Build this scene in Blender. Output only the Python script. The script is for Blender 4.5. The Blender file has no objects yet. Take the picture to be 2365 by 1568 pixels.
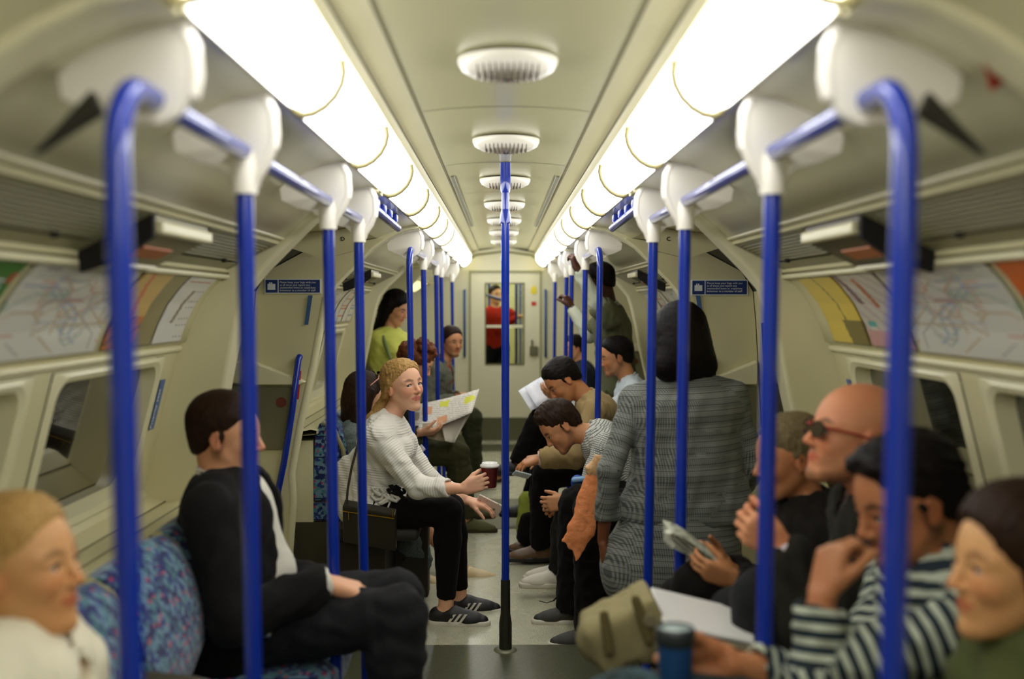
import bpy, bmesh, math, random
import numpy as np
from mathutils import Vector, Matrix

SC = bpy.context.scene
COL = SC.collection
random.seed(4)
PI = math.pi

# ------------------------------------------------------------------ camera
H = 1.5                       # eye height
FPX = 2500.0                  # focal length in pixels of the 2365 px wide frame
CAM = Vector((-0.0135, 0.0, H))
PITCH = math.atan(84 / 2500)
YAW = math.atan(22.5 / 2500)
cd = bpy.data.cameras.new('camera')
cam = bpy.data.objects.new('camera', cd)
COL.objects.link(cam)
SC.camera = cam
cd.sensor_width = 36
cd.lens = FPX / 2365 * 36
cd.clip_start = 0.05
cam.location = CAM
cam.rotation_euler = (PI / 2 - PITCH, 0, -YAW)
cd.dof.use_dof = True
cd.dof.focus_distance = 5.15
cd.dof.aperture_fstop = 1.55
cd.dof.aperture_blades = 0

# ------------------------------------------------------------------ world, exposure
w = bpy.data.worlds.new('tunnel_dark')
SC.world = w
w.use_nodes = True
w.node_tree.nodes['Background'].inputs[0].default_value = (0.02, 0.02, 0.015, 1)
w.node_tree.nodes['Background'].inputs[1].default_value = 0.3
SC.view_settings.view_transform = 'Standard'
SC.view_settings.look = 'None'
SC.view_settings.gamma = 1
SC.view_settings.use_curve_mapping = False
SC.view_settings.exposure = 1.4
SC.cycles.max_bounces = 8
SC.cycles.diffuse_bounces = 4
SC.cycles.glossy_bounces = 4
LIGHT_POWER = 3.1

_F = Vector((math.sin(YAW) * math.cos(PITCH), math.cos(YAW) * math.cos(PITCH), -math.sin(PITCH)))
_R = Vector((math.cos(YAW), -math.sin(YAW), 0))
_U = _R.cross(_F)
def P(px, py, Y):
    """world point seen at photo pixel (px, py) at distance Y down the carriage"""
    d = _F * FPX + _R * (px - 1182.5) - _U * (py - 784)
    return CAM + d * (Y / d.y)

# ------------------------------------------------------------------ tagging and linking
def tag(o, label=None, cat=None, group=None, kind=None):
    if label: o['label'] = label
    if cat: o['category'] = cat
    if group: o['group'] = group
    if kind: o['kind'] = kind
    return o

def thing(name, label, cat, loc=(0, 0, 0), group=None):
    o = bpy.data.objects.new(name, None)
    o.empty_display_size = .1
    COL.objects.link(o); o.location = loc
    return tag(o, label, cat, group)

def copy_tree(o, parent=None):
    c = o.copy(); COL.objects.link(c)
    if parent: c.parent = parent
    for ch in list(o.children): copy_tree(ch, c)
    return c

class MB:
    """collects shapes into one mesh"""
    def __init__(s): s.v = []; s.f = []; s.m = []; s.sm = []
    def add(s, vs, fs, mi=0, smooth=False):
        b = len(s.v); s.v += [tuple(v) for v in vs]
        s.f += [tuple(i + b for i in f) for f in fs]
        s.m += [mi] * len(fs); s.sm += [smooth] * len(fs)
        return s
    def box(s, a, b, mi=0):
        x0, y0, z0 = a; x1, y1, z1 = b
        x0, x1 = min(x0, x1), max(x0, x1); y0, y1 = min(y0, y1), max(y0, y1); z0, z1 = min(z0, z1), max(z0, z1)
        v = [(x0,y0,z0),(x1,y0,z0),(x1,y1,z0),(x0,y1,z0),(x0,y0,z1),(x1,y0,z1),(x1,y1,z1),(x0,y1,z1)]
        return s.add(v, [(0,3,2,1),(4,5,6,7),(0,1,5,4),(1,2,6,5),(2,3,7,6),(3,0,4,7)], mi)
    def hexa(s, v, mi=0):
        return s.add(v, [(0,3,2,1),(4,5,6,7),(0,1,5,4),(1,2,6,5),(2,3,7,6),(3,0,4,7)], mi)
    def prism(s, poly, axis, a, b, mi=0, smooth=False):
        """poly of 2-D points extruded along axis 'x' 'y' or 'z' from a to b"""
        def pt(p, t):
            return {'x': (t, p[0], p[1]), 'y': (p[0], t, p[1]), 'z': (p[0], p[1], t)}[axis]
        n = len(poly)
        v = [pt(p, a) for p in poly] + [pt(p, b) for p in poly]
        s.add(v, [tuple(range(n)), tuple(range(2*n-1, n-1, -1))], mi)
        s.add(v, [(i, (i+1) % n, n+(i+1) % n, n+i) for i in range(n)], mi, smooth)
        return s
    def tube(s, pts, r, n=14, mi=0, caps=True):
        pts = [Vector(p) for p in pts]
        rs = r if isinstance(r, (list, tuple)) else [r] * len(pts)
        vs = []; ref = None
        for i, p in enumerate(pts):
            if i == 0: t = pts[1] - p
            elif i == len(pts) - 1: t = p - pts[i-1]
            else: t = (pts[i+1] - p).normalized() + (p - pts[i-1]).normalized()
            t.normalize()
            if ref is None:
                ref = Vector((0, 0, 1)) if abs(t.z) < .9 else Vector((1, 0, 0))
            u = t.cross(ref)
            if u.length < 1e-4: u = t.cross(Vector((0, 1, 0)))
            u.normalize(); w_ = u.cross(t); ref = w_
            for k in range(n):
                a = 2*PI*k/n
                vs.append(p + u*math.cos(a)*rs[i] + w_*math.sin(a)*rs[i])
        fs = [(i*n+k, i*n+(k+1) % n, (i+1)*n+(k+1) % n, (i+1)*n+k) for i in range(len(pts)-1) for k in range(n)]
        s.add(vs, fs, mi, True)
        if caps:
            s.add(vs[:n], [tuple(range(n))][::1], mi); s.add(vs[-n:], [tuple(range(n-1, -1, -1))], mi)
        return s
    def lathe(s, prof, c, axis='z', n=24, mi=0, sx=1, sy=1):
        vs = []
        for r, t in prof:
            for k in range(n):
                a = 2*PI*k/n; x = r*math.cos(a)*sx; y = r*math.sin(a)*sy
                vs.append((c[0]+x, c[1]+y, c[2]+t) if axis == 'z' else ((c[0]+t, c[1]+x, c[2]+y) if axis == 'x' else (c[0]+x, c[1]+t, c[2]+y)))
        fs = [(i*n+k, i*n+(k+1) % n, (i+1)*n+(k+1) % n, (i+1)*n+k) for i in range(len(prof)-1) for k in range(n)]
        s.add(vs, fs, mi, True)
        s.add(vs[:n], [tuple(range(n-1, -1, -1))], mi); s.add(vs[-n:], [tuple(range(n))], mi)
        return s
    def build(s, name, mats, parent=None, bevel=0, loc=None, seg=2, autosm=None):
        me = bpy.data.meshes.new(name)
        off = Vector(loc) if loc is not None else (Vector(parent_loc(parent)) if parent else Vector((0, 0, 0)))
        me.from_pydata([(v[0]-off.x, v[1]-off.y, v[2]-off.z) for v in s.v], [], s.f)
        if not isinstance(mats, (list, tuple)): mats = [mats]
        for m_ in mats: me.materials.append(m_)
        me.polygons.foreach_set('material_index', s.m)
        me.polygons.foreach_set('use_smooth', s.sm)
        me.update()
        bm = bmesh.new(); bm.from_mesh(me)
        bmesh.ops.recalc_face_normals(bm, faces=bm.faces)
        bm.to_mesh(me); bm.free()
        o = bpy.data.objects.new(name, me); COL.objects.link(o)
        if parent: o.parent = parent
        elif loc is not None: o.location = off
        if bevel:
            b = o.modifiers.new('bevel', 'BEVEL'); b.width = bevel; b.segments = seg; b.limit_method = 'ANGLE'; b.angle_limit = .6
            for p in me.polygons: p.use_smooth = True
            wn = o.modifiers.new('wn', 'WEIGHTED_NORMAL')
        return o

def parent_loc(o):
    l = Vector((0, 0, 0))
    while o: l += o.location; o = o.parent
    return l

def struct(name, mb, mats, bevel=0):
    return tag(mb.build(name, mats, bevel=bevel), kind='structure')

# ------------------------------------------------------------------ materials
_M = {}
def lin(h):
    """photo colour (0-255 sRGB) to linear"""
    return tuple(((c/255)/12.92 if c/255 <= .04045 else ((c/255+.055)/1.055)**2.4) for c in h) + (1,)

def mat(name, col, rough=.5, spec=.5, metal=0, bump=None, vary=None, emit=0, coat=0, sheen=0, sss=0, alpha=1, trans=0):
    if name in _M: return _M[name]
    m = bpy.data.materials.new(name); m.use_nodes = True
    nt = m.node_tree; b = nt.nodes['Principled BSDF']
    c = col if len(col) == 4 else lin(col)
    b.inputs['Base Color'].default_value = c
    b.inputs['Roughness'].default_value = rough
    b.inputs['Specular IOR Level'].default_value = spec
    b.inputs['Metallic'].default_value = metal
    b.inputs['Coat Weight'].default_value = coat
    b.inputs['Coat Roughness'].default_value = .08
    b.inputs['Sheen Weight'].default_value = sheen
    if trans: b.inputs['Transmission Weight'].default_value = trans
    if sss:
        b.inputs['Subsurface Weight'].default_value = sss
        b.inputs['Subsurface Radius'].default_value = (.012, .004, .002)
        b.inputs['Subsurface Scale'].default_value = 1
    if emit:
        b.inputs['Emission Color'].default_value = c; b.inputs['Emission Strength'].default_value = emit
    tc = nt.nodes.new('ShaderNodeTexCoord')
    if vary:                                   # (scale, second colour, low, high)
        n = nt.nodes.new('ShaderNodeTexNoise'); n.inputs['Scale'].default_value = vary[0]; n.inputs['Detail'].default_value = 5
        nt.links.new(tc.outputs['Object'], n.inputs['Vector'])
        r = nt.nodes.new('ShaderNodeValToRGB')
        r.color_ramp.elements[0].position = vary[2]; r.color_ramp.elements[1].position = vary[3]
        r.color_ramp.elements[0].color = c
        r.color_ramp.elements[1].color = vary[1] if len(vary[1]) == 4 else lin(vary[1])
        nt.links.new(n.outputs['Fac'], r.inputs['Fac']); nt.links.new(r.outputs['Color'], b.inputs['Base Color'])
    if bump:                                   # (scale, strength, distance)
        n = nt.nodes.new('ShaderNodeTexNoise'); n.inputs['Scale'].default_value = bump[0]; n.inputs['Detail'].default_value = 4
        nt.links.new(tc.outputs['Object'], n.inputs['Vector'])
        bp = nt.nodes.new('ShaderNodeBump'); bp.inputs['Strength'].default_value = bump[1]; bp.inputs['Distance'].default_value = bump[2]
        nt.links.new(n.outputs['Fac'], bp.inputs['Height']); nt.links.new(bp.outputs['Normal'], b.inputs['Normal'])
    _M[name] = m
    return m

def nodes_of(m): return m.node_tree, m.node_tree.nodes['Principled BSDF']

def math_node(nt, op, a, b=None, c=None):
    n = nt.nodes.new('ShaderNodeMath'); n.operation = op
    for i, x in enumerate((a, b, c)):
        if x is None: continue
        if isinstance(x, (int, float)): n.inputs[i].default_value = x
        else: nt.links.new(x, n.inputs[i])
    return n.outputs[0]

def mixc(nt, fac, a, b):
    n = nt.nodes.new('ShaderNodeMix'); n.data_type = 'RGBA'
    if isinstance(fac, (int, float)): n.inputs[0].default_value = fac
    else: nt.links.new(fac, n.inputs[0])
    for i, x in ((6, a), (7, b)):
        if isinstance(x, tuple): n.inputs[i].default_value = x
        else: nt.links.new(x, n.inputs[i])
    return n.outputs[2]

CREAM = mat('cream_panel', (215, 208, 163), .35, bump=(60, .05, .002))
CREAM2 = mat('cream_moulding', (226, 220, 180), .3)
OLIVE = mat('ceiling_panel', (192, 188, 146), .22, .6)
COVE = mat('cove_gloss', (202, 198, 160), .16, .8)
WHITE = mat('white_plastic', (240, 235, 222), .3)
BLUE = mat('blue_paint', (11, 46, 156), .35, .15, coat=.9)
DKRUB_SHADE = mat('rubber_and_shade', (38, 36, 22), .6)  # also colours the painted shade of the ceiling wedges
BLACKM = mat('black_gap', (14, 12, 6), .8)
GLASSD = mat('window_glass', (9, 9, 6), .03, 1.0, coat=1.0)
GREYM = mat('grey_metal', (120, 120, 95), .4, metal=.3)
SLAT = mat('grille_metal', (150, 146, 108), .4)
LAMP = mat('lamp_diffuser', (1.0, 1.0, 1.0, 1), .4, emit=LIGHT_POWER)
SIGNB = mat('sign_blue', (28, 52, 110), .4)
SIGNW = mat('sign_white', (225, 228, 225), .4)
RED = mat('sign_red', (190, 40, 25), .4)
YEL = mat('sign_yellow', (225, 205, 40), .4)
LINE = mat('panel_joint', (120, 112, 72), .6)

FLOOR = mat('floor_speckle', (172, 170, 140), .22, .5)
def _floor():
    nt, b = nodes_of(FLOOR)
    tc = nt.nodes.new('ShaderNodeTexCoord')
    v = nt.nodes.new('ShaderNodeTexNoise'); v.inputs['Scale'].default_value = 260; v.inputs['Detail'].default_value = 1
    nt.links.new(tc.outputs['Object'], v.inputs['Vector'])
    r = nt.nodes.new('ShaderNodeValToRGB'); e = r.color_ramp.elements
    e[0].position = .38; e[1].position = .62; e[0].color = lin((140, 138, 112)); e[1].color = lin((206, 204, 178))
    nt.links.new(v.outputs['Fac'], r.inputs['Fac']); nt.links.new(r.outputs['Color'], b.inputs['Base Color'])
    n = nt.nodes.new('ShaderNodeTexNoise'); n.inputs['Scale'].default_value = 5; n.inputs['Detail'].default_value = 6
    nt.links.new(tc.outputs['Object'], n.inputs['Vector'])
    mr = nt.nodes.new('ShaderNodeMapRange'); mr.inputs[3].default_value = .14; mr.inputs[4].default_value = .4
    nt.links.new(n.outputs['Fac'], mr.inputs[0]); nt.links.new(mr.outputs[0], b.inputs['Roughness'])
_floor()
FLOORD = mat('floor_dark_vinyl', (88, 90, 66), .3, vary=(220, (60, 62, 44), .4, .6))

MOQ = mat('blue_moquette', (50, 80, 140), .9, .2, sheen=.3)
def _moq():
    nt, b = nodes_of(MOQ)
    tc = nt.nodes.new('ShaderNodeTexCoord')
    def vor(scale, feat='F1'):
        v = nt.nodes.new('ShaderNodeTexVoronoi'); v.inputs['Scale'].default_value = scale; v.distance = 'CHEBYCHEV'
        nt.links.new(tc.outputs['Object'], v.inputs['Vector']); return v
    v1 = vor(62); sep = nt.nodes.new('ShaderNodeSeparateColor'); nt.links.new(v1.outputs['Color'], sep.inputs[0])
    c = mixc(nt, math_node(nt, 'GREATER_THAN', sep.outputs[0], .45), lin((44, 60, 122)), lin((108, 142, 166)))
    c = mixc(nt, math_node(nt, 'GREATER_THAN', sep.outputs[1], .72), c, lin((34, 40, 92)))
    c = mixc(nt, math_node(nt, 'GREATER_THAN', sep.outputs[2], .8), c, lin((78, 128, 136)))
    v2 = vor(50); s2 = nt.nodes.new('ShaderNodeSeparateColor'); nt.links.new(v2.outputs['Color'], s2.inputs[0])
    red = math_node(nt, 'MULTIPLY', math_node(nt, 'GREATER_THAN', s2.outputs[0], .72), math_node(nt, 'LESS_THAN', v2.outputs['Distance'], .24))
    c = mixc(nt, red, c, lin((200, 50, 75)))
    sx = nt.nodes.new('ShaderNodeSeparateXYZ'); nt.links.new(tc.outputs['Object'], sx.inputs[0])
    ln = None
    for ax, k in ((1, 1), (2, -1)): pass
    dsum = math_node(nt, 'ADD', sx.outputs[1], sx.outputs[2])
    fr = math_node(nt, 'FRACT', math_node(nt, 'MULTIPLY', dsum, 9.0))
    c = mixc(nt, math_node(nt, 'LESS_THAN', fr, .06), c, lin((22, 28, 70)))
    nt.links.new(c, b.inputs['Base Color'])
_moq()

def text_mesh(name, s, size, mt, parent, M, extrude=.0006, space=1.0):
    cu = bpy.data.curves.new(name, 'FONT'); cu.body = s; cu.size = size; cu.extrude = extrude; cu.space_line = space
    cu.resolution_u = 2; cu.align_x = 'LEFT'; cu.align_y = 'TOP_BASELINE'
    to = bpy.data.objects.new('tmp_text', cu); COL.objects.link(to)
    bpy.context.view_layer.update()
    me = bpy.data.meshes.new_from_object(to.evaluated_get(bpy.context.evaluated_depsgraph_get()))
    bpy.data.objects.remove(to); me.name = name
    me.materials.clear(); me.materials.append(mt)
    me.transform(M)
    o = bpy.data.objects.new(name, me); COL.objects.link(o)
    if parent: o.parent = parent
    return o
# ------------------------------------------------------------------ the carriage shell
# cross-section, (distance from the middle, height above the eye)
ENDY = 11.8
CEIL = [(0, .600), (.10, .598), (.19, .592), (.265, .583)]
CHEEK = [(.265, .583), (.268, .574), (.33, .560), (.338, .548), (.338, .510)]
COVEP = [(.449, .404), (.52, .392), (.60, .357), (.68, .310), (.74, .262), (.775, .228)]
GRILLE = [(.79, .222), (.968, .116)]
ADP = [(.975, .100), (1.02, .056), (1.062, .002), (1.095, -.062), (1.122, -.135)]
WALL = [(1.150, -.170), (1.275, -.660)]
LOWER = [(1.275, -.660), (1.285, -.80), (1.285, -1.5)]
SIDES = ((-1, 'left'), (1, 'right'))
BAYS = [(-.35, .55), (1.45, 3.82), (5.68, 7.95), (9.55, ENDY)]

def strip(mb, prof, y0, y1, sx, mi=0, smooth=True):
    v = [(sx*x, y, H+z) for x, z in prof for y in (y0, y1)]
    mb.add(v, [(2*i, 2*i+1, 2*i+3, 2*i+2) for i in range(len(prof)-1)], mi, smooth)

# floor, with the dark vinyl bands
mb = MB(); mb.box((-1.29, -1.2, -.06), (1.29, ENDY, 0)); struct('floor', mb, FLOOR)
for i, (a, b) in enumerate(((-1.2, 4.70), (7.15, 8.25), (ENDY-.9, ENDY-.35))):
    mb = MB(); mb.box((-1.28, a, 0), (1.28, b, .0025)); struct('trim_floor_%d' % (i+1), mb, FLOORD)
mb = MB()
for k in range(9): mb.box((-1.0+k*.045, 4.72, .0), (-.985+k*.045, 5.66, .004))
for k in range(9): mb.box((1.0-k*.045, 4.72, .0), (.985-k*.045, 5.66, .004))
struct('trim_threshold', mb, LINE)

# ceiling
mb = MB()
for sx, _ in SIDES:
    strip(mb, CEIL, -1.2, ENDY, sx, 0)
    strip(mb, CHEEK, -1.2, ENDY, sx, 1)
y = -1.2
struct('ceiling', mb, [OLIVE, CREAM])
mb = MB()
for yy in (2.05, 3.32, 4.62, 5.85, 7.1, 8.3, 9.6):
    for sx, _ in SIDES:
        v = [(sx*x, y_, H+z-.0012) for x, z in CEIL for y_ in (yy, yy+.006)]
        mb.add(v, [(2*i, 2*i+1, 2*i+3, 2*i+2) for i in range(3)])
for sx, _ in SIDES:
    mb.tube([(sx*.335, -1.2, H+.555), (sx*.335, ENDY, H+.555)], .0045, 6)
    mb.tube([(sx*.2665, -1.2, H+.579), (sx*.2665, ENDY, H+.579)], .0035, 6)
    mb.tube([(sx*.449, -1.2, H+.401), (sx*.449, ENDY, H+.401)], .004, 6)
struct('trim_ceiling_joints', mb, LINE)
# recessed frame either side of the far middle panel
mb = MB()
for sx, _ in SIDES:
    mb.hexa([(sx*.235, 5.0, H+.578), (sx*.25, 5.0, H+.578), (sx*.25, 8.2, H+.578), (sx*.235, 8.2, H+.578),
             (sx*.235, 5.0, H+.590), (sx*.25, 5.0, H+.590), (sx*.25, 8.2, H+.590), (sx*.235, 8.2, H+.590)])
struct('trim_ceiling_rail', mb, GREYM)

# lamp housing behind the diffusers, cove panels
for sx, sn in SIDES:
    mb = MB()
    strip(mb, [(.338, .510), (.40, .52), (.452, .47), (.449, .404)], -1.2, ENDY, sx, 0)
    strip(mb, [(.449, .404), (.52, .388), (.60, .350), (.68, .300), (.74, .250), (.772, .222)], -1.2, 1.40, sx, 0)
    for a, b in ((-1.2, 3.86), (5.66, 7.98), (9.54, ENDY)):
        strip(mb, COVEP, max(a, 1.38), b, sx, 1)
        strip(mb, [(.775, .228), (.79, .228), (.79, .218)], a, b, sx, 0)
    for a, b in ((3.86, 5.66), (7.98, 9.54)): strip(mb, COVEP[:2]+[(.60, .362), (.66, .335)], a, b, sx, 1)
    struct('ceiling_cove_%s' % sn, mb, [CREAM, COVE])
    mb = MB()
    for a, b in ((-1.2, 3.86), (5.66, 7.98), (9.54, ENDY)): mb.tube([(sx*.782, a, H+.226), (sx*.782, b, H+.226)], .008, 8)
    struct('trim_cove_%s' % sn, mb, CREAM2)

def lerp2(a, b, t): return (a[0]+(b[0]-a[0])*t, a[1]+(b[1]-a[1])*t)

# lamp diffusers
def diffuser(sx, y0, y1, label):
    prof = [(.347, .505), (.343, .480), (.348, .455), (.362, .429), (.384, .407), (.407, .394), (.427, .390), (.441, .396), (.447, .406)]
    n = len(prof)
    root = thing('lamp_diffuser', label, 'ceiling light', (sx*.39, (y0+y1)/2, H+.45), 'lit diffusers along the %s side of the ceiling' % ('left' if sx < 0 else 'right'))
    mb = MB(); ny = 10; vs = []
    for j in range(ny+1):
        t = j/ny; y = y0+.007+(y1-y0-.014)*t
        e = min(t, 1-t)*(y1-y0); k = min(1, e/.05); k = math.sqrt(max(0, 1-(1-k)**2))
        for i, (x, z) in enumerate(prof):
            cx, cz = .392, .452
            s = .90+.10*k if 0 < j < ny else .86
            vs.append((sx*(cx+(x-cx)*s), y, H+cz+(z-cz)*s))
    fs = [(j*n+i, j*n+i+1, (j+1)*n+i+1, (j+1)*n+i) for j in range(ny) for i in range(n-1)]
    mb.add(vs, fs, 0, True)
    mb.build('diffuser', LAMP, root)
    mb = MB(); mb.tube([(sx*x, y1, H+z) for x, z in prof], .0085, 8)
    mb.build('divider', LINE, root)
    return root
ordn = ['nearest', 'second nearest', 'third', 'fourth', 'fifth', 'sixth', 'seventh', 'eighth', 'ninth', 'tenth', 'eleventh', 'twelfth', 'thirteenth', 'last']
for sx, sn in SIDES:
    y = 1.42-.85*3; k = -2
    while y+.85 < ENDY+.1:
        y1 = min(y+.85, ENDY-.02)
        if k < 0: lab = 'glowing ceiling diffuser at the near end of the %s strip, %s' % (sn, 'overhead' if k == -2 else 'cut by the picture')
        elif y1 > ENDY-.9: lab = 'last glowing white diffuser of the %s ceiling lamp strip, by the end wall' % sn
        else: lab = '%s glowing white diffuser of the %s ceiling lamp strip' % (ordn[k], sn)
        diffuser(sx, y, y1, lab); y += .85; k += 1

# ceiling fan grilles
def fan_grille(y, label):
    root = thing('ceiling_fan_grille', label, 'vent', (0, y, H+.6), 'oval fan grilles in a line along the ceiling')
    mb = MB()
    mb.lathe([(.122, .0), (.121, -.010), (.113, -.024), (.09, -.037), (.05, -.045), (0.012, -.048)], (0, y, H+.592), n=36, sx=1, sy=1)
    mb.build('grille_body', WHITE, root)
    mb = MB()
    for i in range(-5, 6):
        x = i*.0145; w_ = math.sqrt(max(0, .112**2-x*x))
        pts = []
        for t in range(-6, 7):
            yy = w_*t/6; rr = math.hypot(x, yy)/.121
            pts.append((x, y+yy, H+.5915-.0475*math.sqrt(max(0, 1-rr**2.4))-.002))
        mb.tube(pts, .0018, 5)
    mb.build('slots', mat('slot_brown', (105, 85, 50), .7), root)
    mb = MB(); mb.lathe([(.009, 0), (.009, -.004)], (0, y, H+.545), n=12); mb.build('screw', BLACKM, root)
for i, y in enumerate((2.66, 3.95, 5.2, 6.45, 7.7, 9.0, 10.3)):
    fan_grille(y, '%s white oval fan grille in the middle of the ceiling' % ['nearest', 'second nearest', 'third nearest', 'fourth nearest', 'fifth nearest', 'second farthest', 'farthest'][i])

# bays: grilles, adverts, windows, lower walls
win_n = [0]
def xz(prof, t):
    """point at fraction t along a 2-D profile"""
    L = [math.dist(prof[i], prof[i+1]) for i in range(len(prof)-1)]; s = t*sum(L)
    for i, l in enumerate(L):
        if s <= l or i == len(L)-1: return lerp2(prof[i], prof[i+1], s/l)
        s -= l

def window(sx, y0, y1):
    """rounded moulded frame set in the slanted wall, dark pane behind"""
    win_n[0] += 1
    (xa, za), (xb, zb) = (1.152, -.178), (1.273, -.652)
    L = math.hypot(xb-xa, zb-za)
    def pt(y, t, d): # t down the slope 0..L, d outward depth
        nx, nz = (za-zb)/L, (xb-xa)/L
        return (sx*(xa+(xb-xa)*t/L+nx*d), y, H+za+(zb-za)*t/L+nz*d)
    def rr(a0, a1, b0, b1, r, n=6):
        o = []
        for cx, cy, s in ((a1-r, b0+r, -90), (a1-r, b1-r, 0), (a0+r, b1-r, 90), (a0+r, b0+r, 180)):
            for k in range(n+1):
                an = math.radians(s+90*k/n); o.append((cx+r*math.cos(an), cy+r*math.sin(an)))
        return o
    outer = rr(y0-.055, y1+.055, 0.0, L, .01); inner = rr(y0, y1, .03, L-.03, .055); glass = rr(y0+.008, y1-.008, .042, L-.042, .05)
    n = len(inner)
    root = tag(bpy.data.objects.new('window_%d' % win_n[0], None), kind='structure'); COL.objects.link(root)
    root.location = pt((y0+y1)/2, L/2, 0)
    mb = MB()
    v = [pt(y, t, -.004) for y, t in outer]+[pt(y, t, -.012) for y, t in rr(y0-.02, y1+.02, .012, L-.012, .07)]+[pt(y, t, -.004) for y, t in inner]+[pt(y, t, .045) for y, t in glass]
    for a in range(3):
        mb.add(v, [(a*n+i, a*n+(i+1) % n, (a+1)*n+(i+1) % n, (a+1)*n+i) for i in range(n)], 0, True)
    mb.build('window_frame', CREAM2, root)
    mb = MB(); mb.add([pt(y, t, .044) for y, t in glass], [tuple(range(n))], 0)
    mb.build('pane', GLASSD, root)

def bay(sx, sn, y0, y1, wins):
    mb = MB()
    strip(mb, [(.79, .218), (.795, .205)], y0, y1, sx, 0)
    strip(mb, [(.968, .130), (.968, .112), (.975, .100)], y0, y1, sx, 0)
    strip(mb, [(.975, .100)]+ADP[1:]+[(1.135, -.140), (1.150, -.150), (1.152, -.178)], y0, y1, sx, 0)
    ys = [y0]
    for a, b in sorted(wins): ys += [a-.055, b+.055]
    ys += [y1]
    for a, b in zip(ys[::2], ys[1::2]):
        if b > a+.001: strip(mb, [(1.152, -.178), (1.273, -.652)], a, b, sx, 0, False)
    strip(mb, [(1.273, -.652), (1.285, -.70), (1.285, -1.5)], y0, y1, sx, 0, False)
    struct('wall_%s' % sn, mb, CREAM)
    mb = MB(); strip(mb, [(1.273, -.654), (1.262, -.677), (1.20, -.70), (1.02, -.665), (.99, -.670), (.99, -.69), (1.284, -.72)], y0, y1, sx, 0, False); struct('trim_ledge_%s' % sn, mb, CREAM)
    mb = MB()
    for x, z in ((1.20, -.698), (1.09, -.677)):
        mb.tube([(sx*x, y0, H+z), (sx*x, y1, H+z)], .003, 6)
    mb.tube([(sx*.972, y0, H+.104), (sx*.972, y1, H+.104)], .004, 6)
    struct('trim_%s' % sn, mb, LINE)
    mb = MB(); mb.tube([(sx*1.146, y0, H-.158), (sx*1.146, y1, H-.158)], .012, 8)
    mb.tube([(sx*.975, y0, H+.092), (sx*.975, y1, H+.092)], .009, 8)
    struct('trim_rail_%s' % sn, mb, CREAM2)
    for a, b in wins: window(sx, a, b)

def vent_grille(sx, sn, y0, y1, label):
    root = thing('air_vent_grille', label, 'vent', (sx*.88, (y0+y1)/2, H+.17), 'slatted air vents above the %s adverts' % sn)
    (xa, za), (xb, zb) = (.795, .205), (.968, .118)
    mb = MB(); strip(mb, [(xa, za+.02), (xb, zb+.02)], y0, y1, sx); mb.build('backing', BLACKM, root)
    mb = MB(); n = 9
    for k in range(n):
        t = .06+.70*k/n; t1 = t+.70/n*.58
        a = lerp2((xa, za), (xb, zb), t); b = lerp2((xa, za), (xb, zb), t1)
        mb.hexa([(sx*a[0], y0, H+a[1]), (sx*b[0], y0, H+b[1]), (sx*b[0], y1, H+b[1]), (sx*a[0], y1, H+a[1]),
                 (sx*a[0], y0, H+a[1]+.012), (sx*b[0], y0, H+b[1]+.012), (sx*b[0], y1, H+b[1]+.012), (sx*a[0], y1, H+a[1]+.012)])
    mb.build('slats', SLAT, root)
    mb = MB(); a = lerp2((xa, za), (xb, zb), .77)
    strip(mb, [a, (xb, zb)], y0, y1, sx)
    strip(mb, [(xa, za), lerp2((xa, za), (xb, zb), .05)], y0, y1, sx)
    for y in (y0, y1-.03): strip(mb, [(xa, za-.001), (xb, zb-.001)], y, y+.03, sx)
    mb.build('frame', SLAT, root)
    mb = MB(); a = lerp2((xa, za), (xb, zb), .70); mb.lathe([(.009, -.012), (.009, 0)], (sx*a[0], y1-.25, H+a[1]), n=10); mb.build('lock', BLACKM, root)

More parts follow.
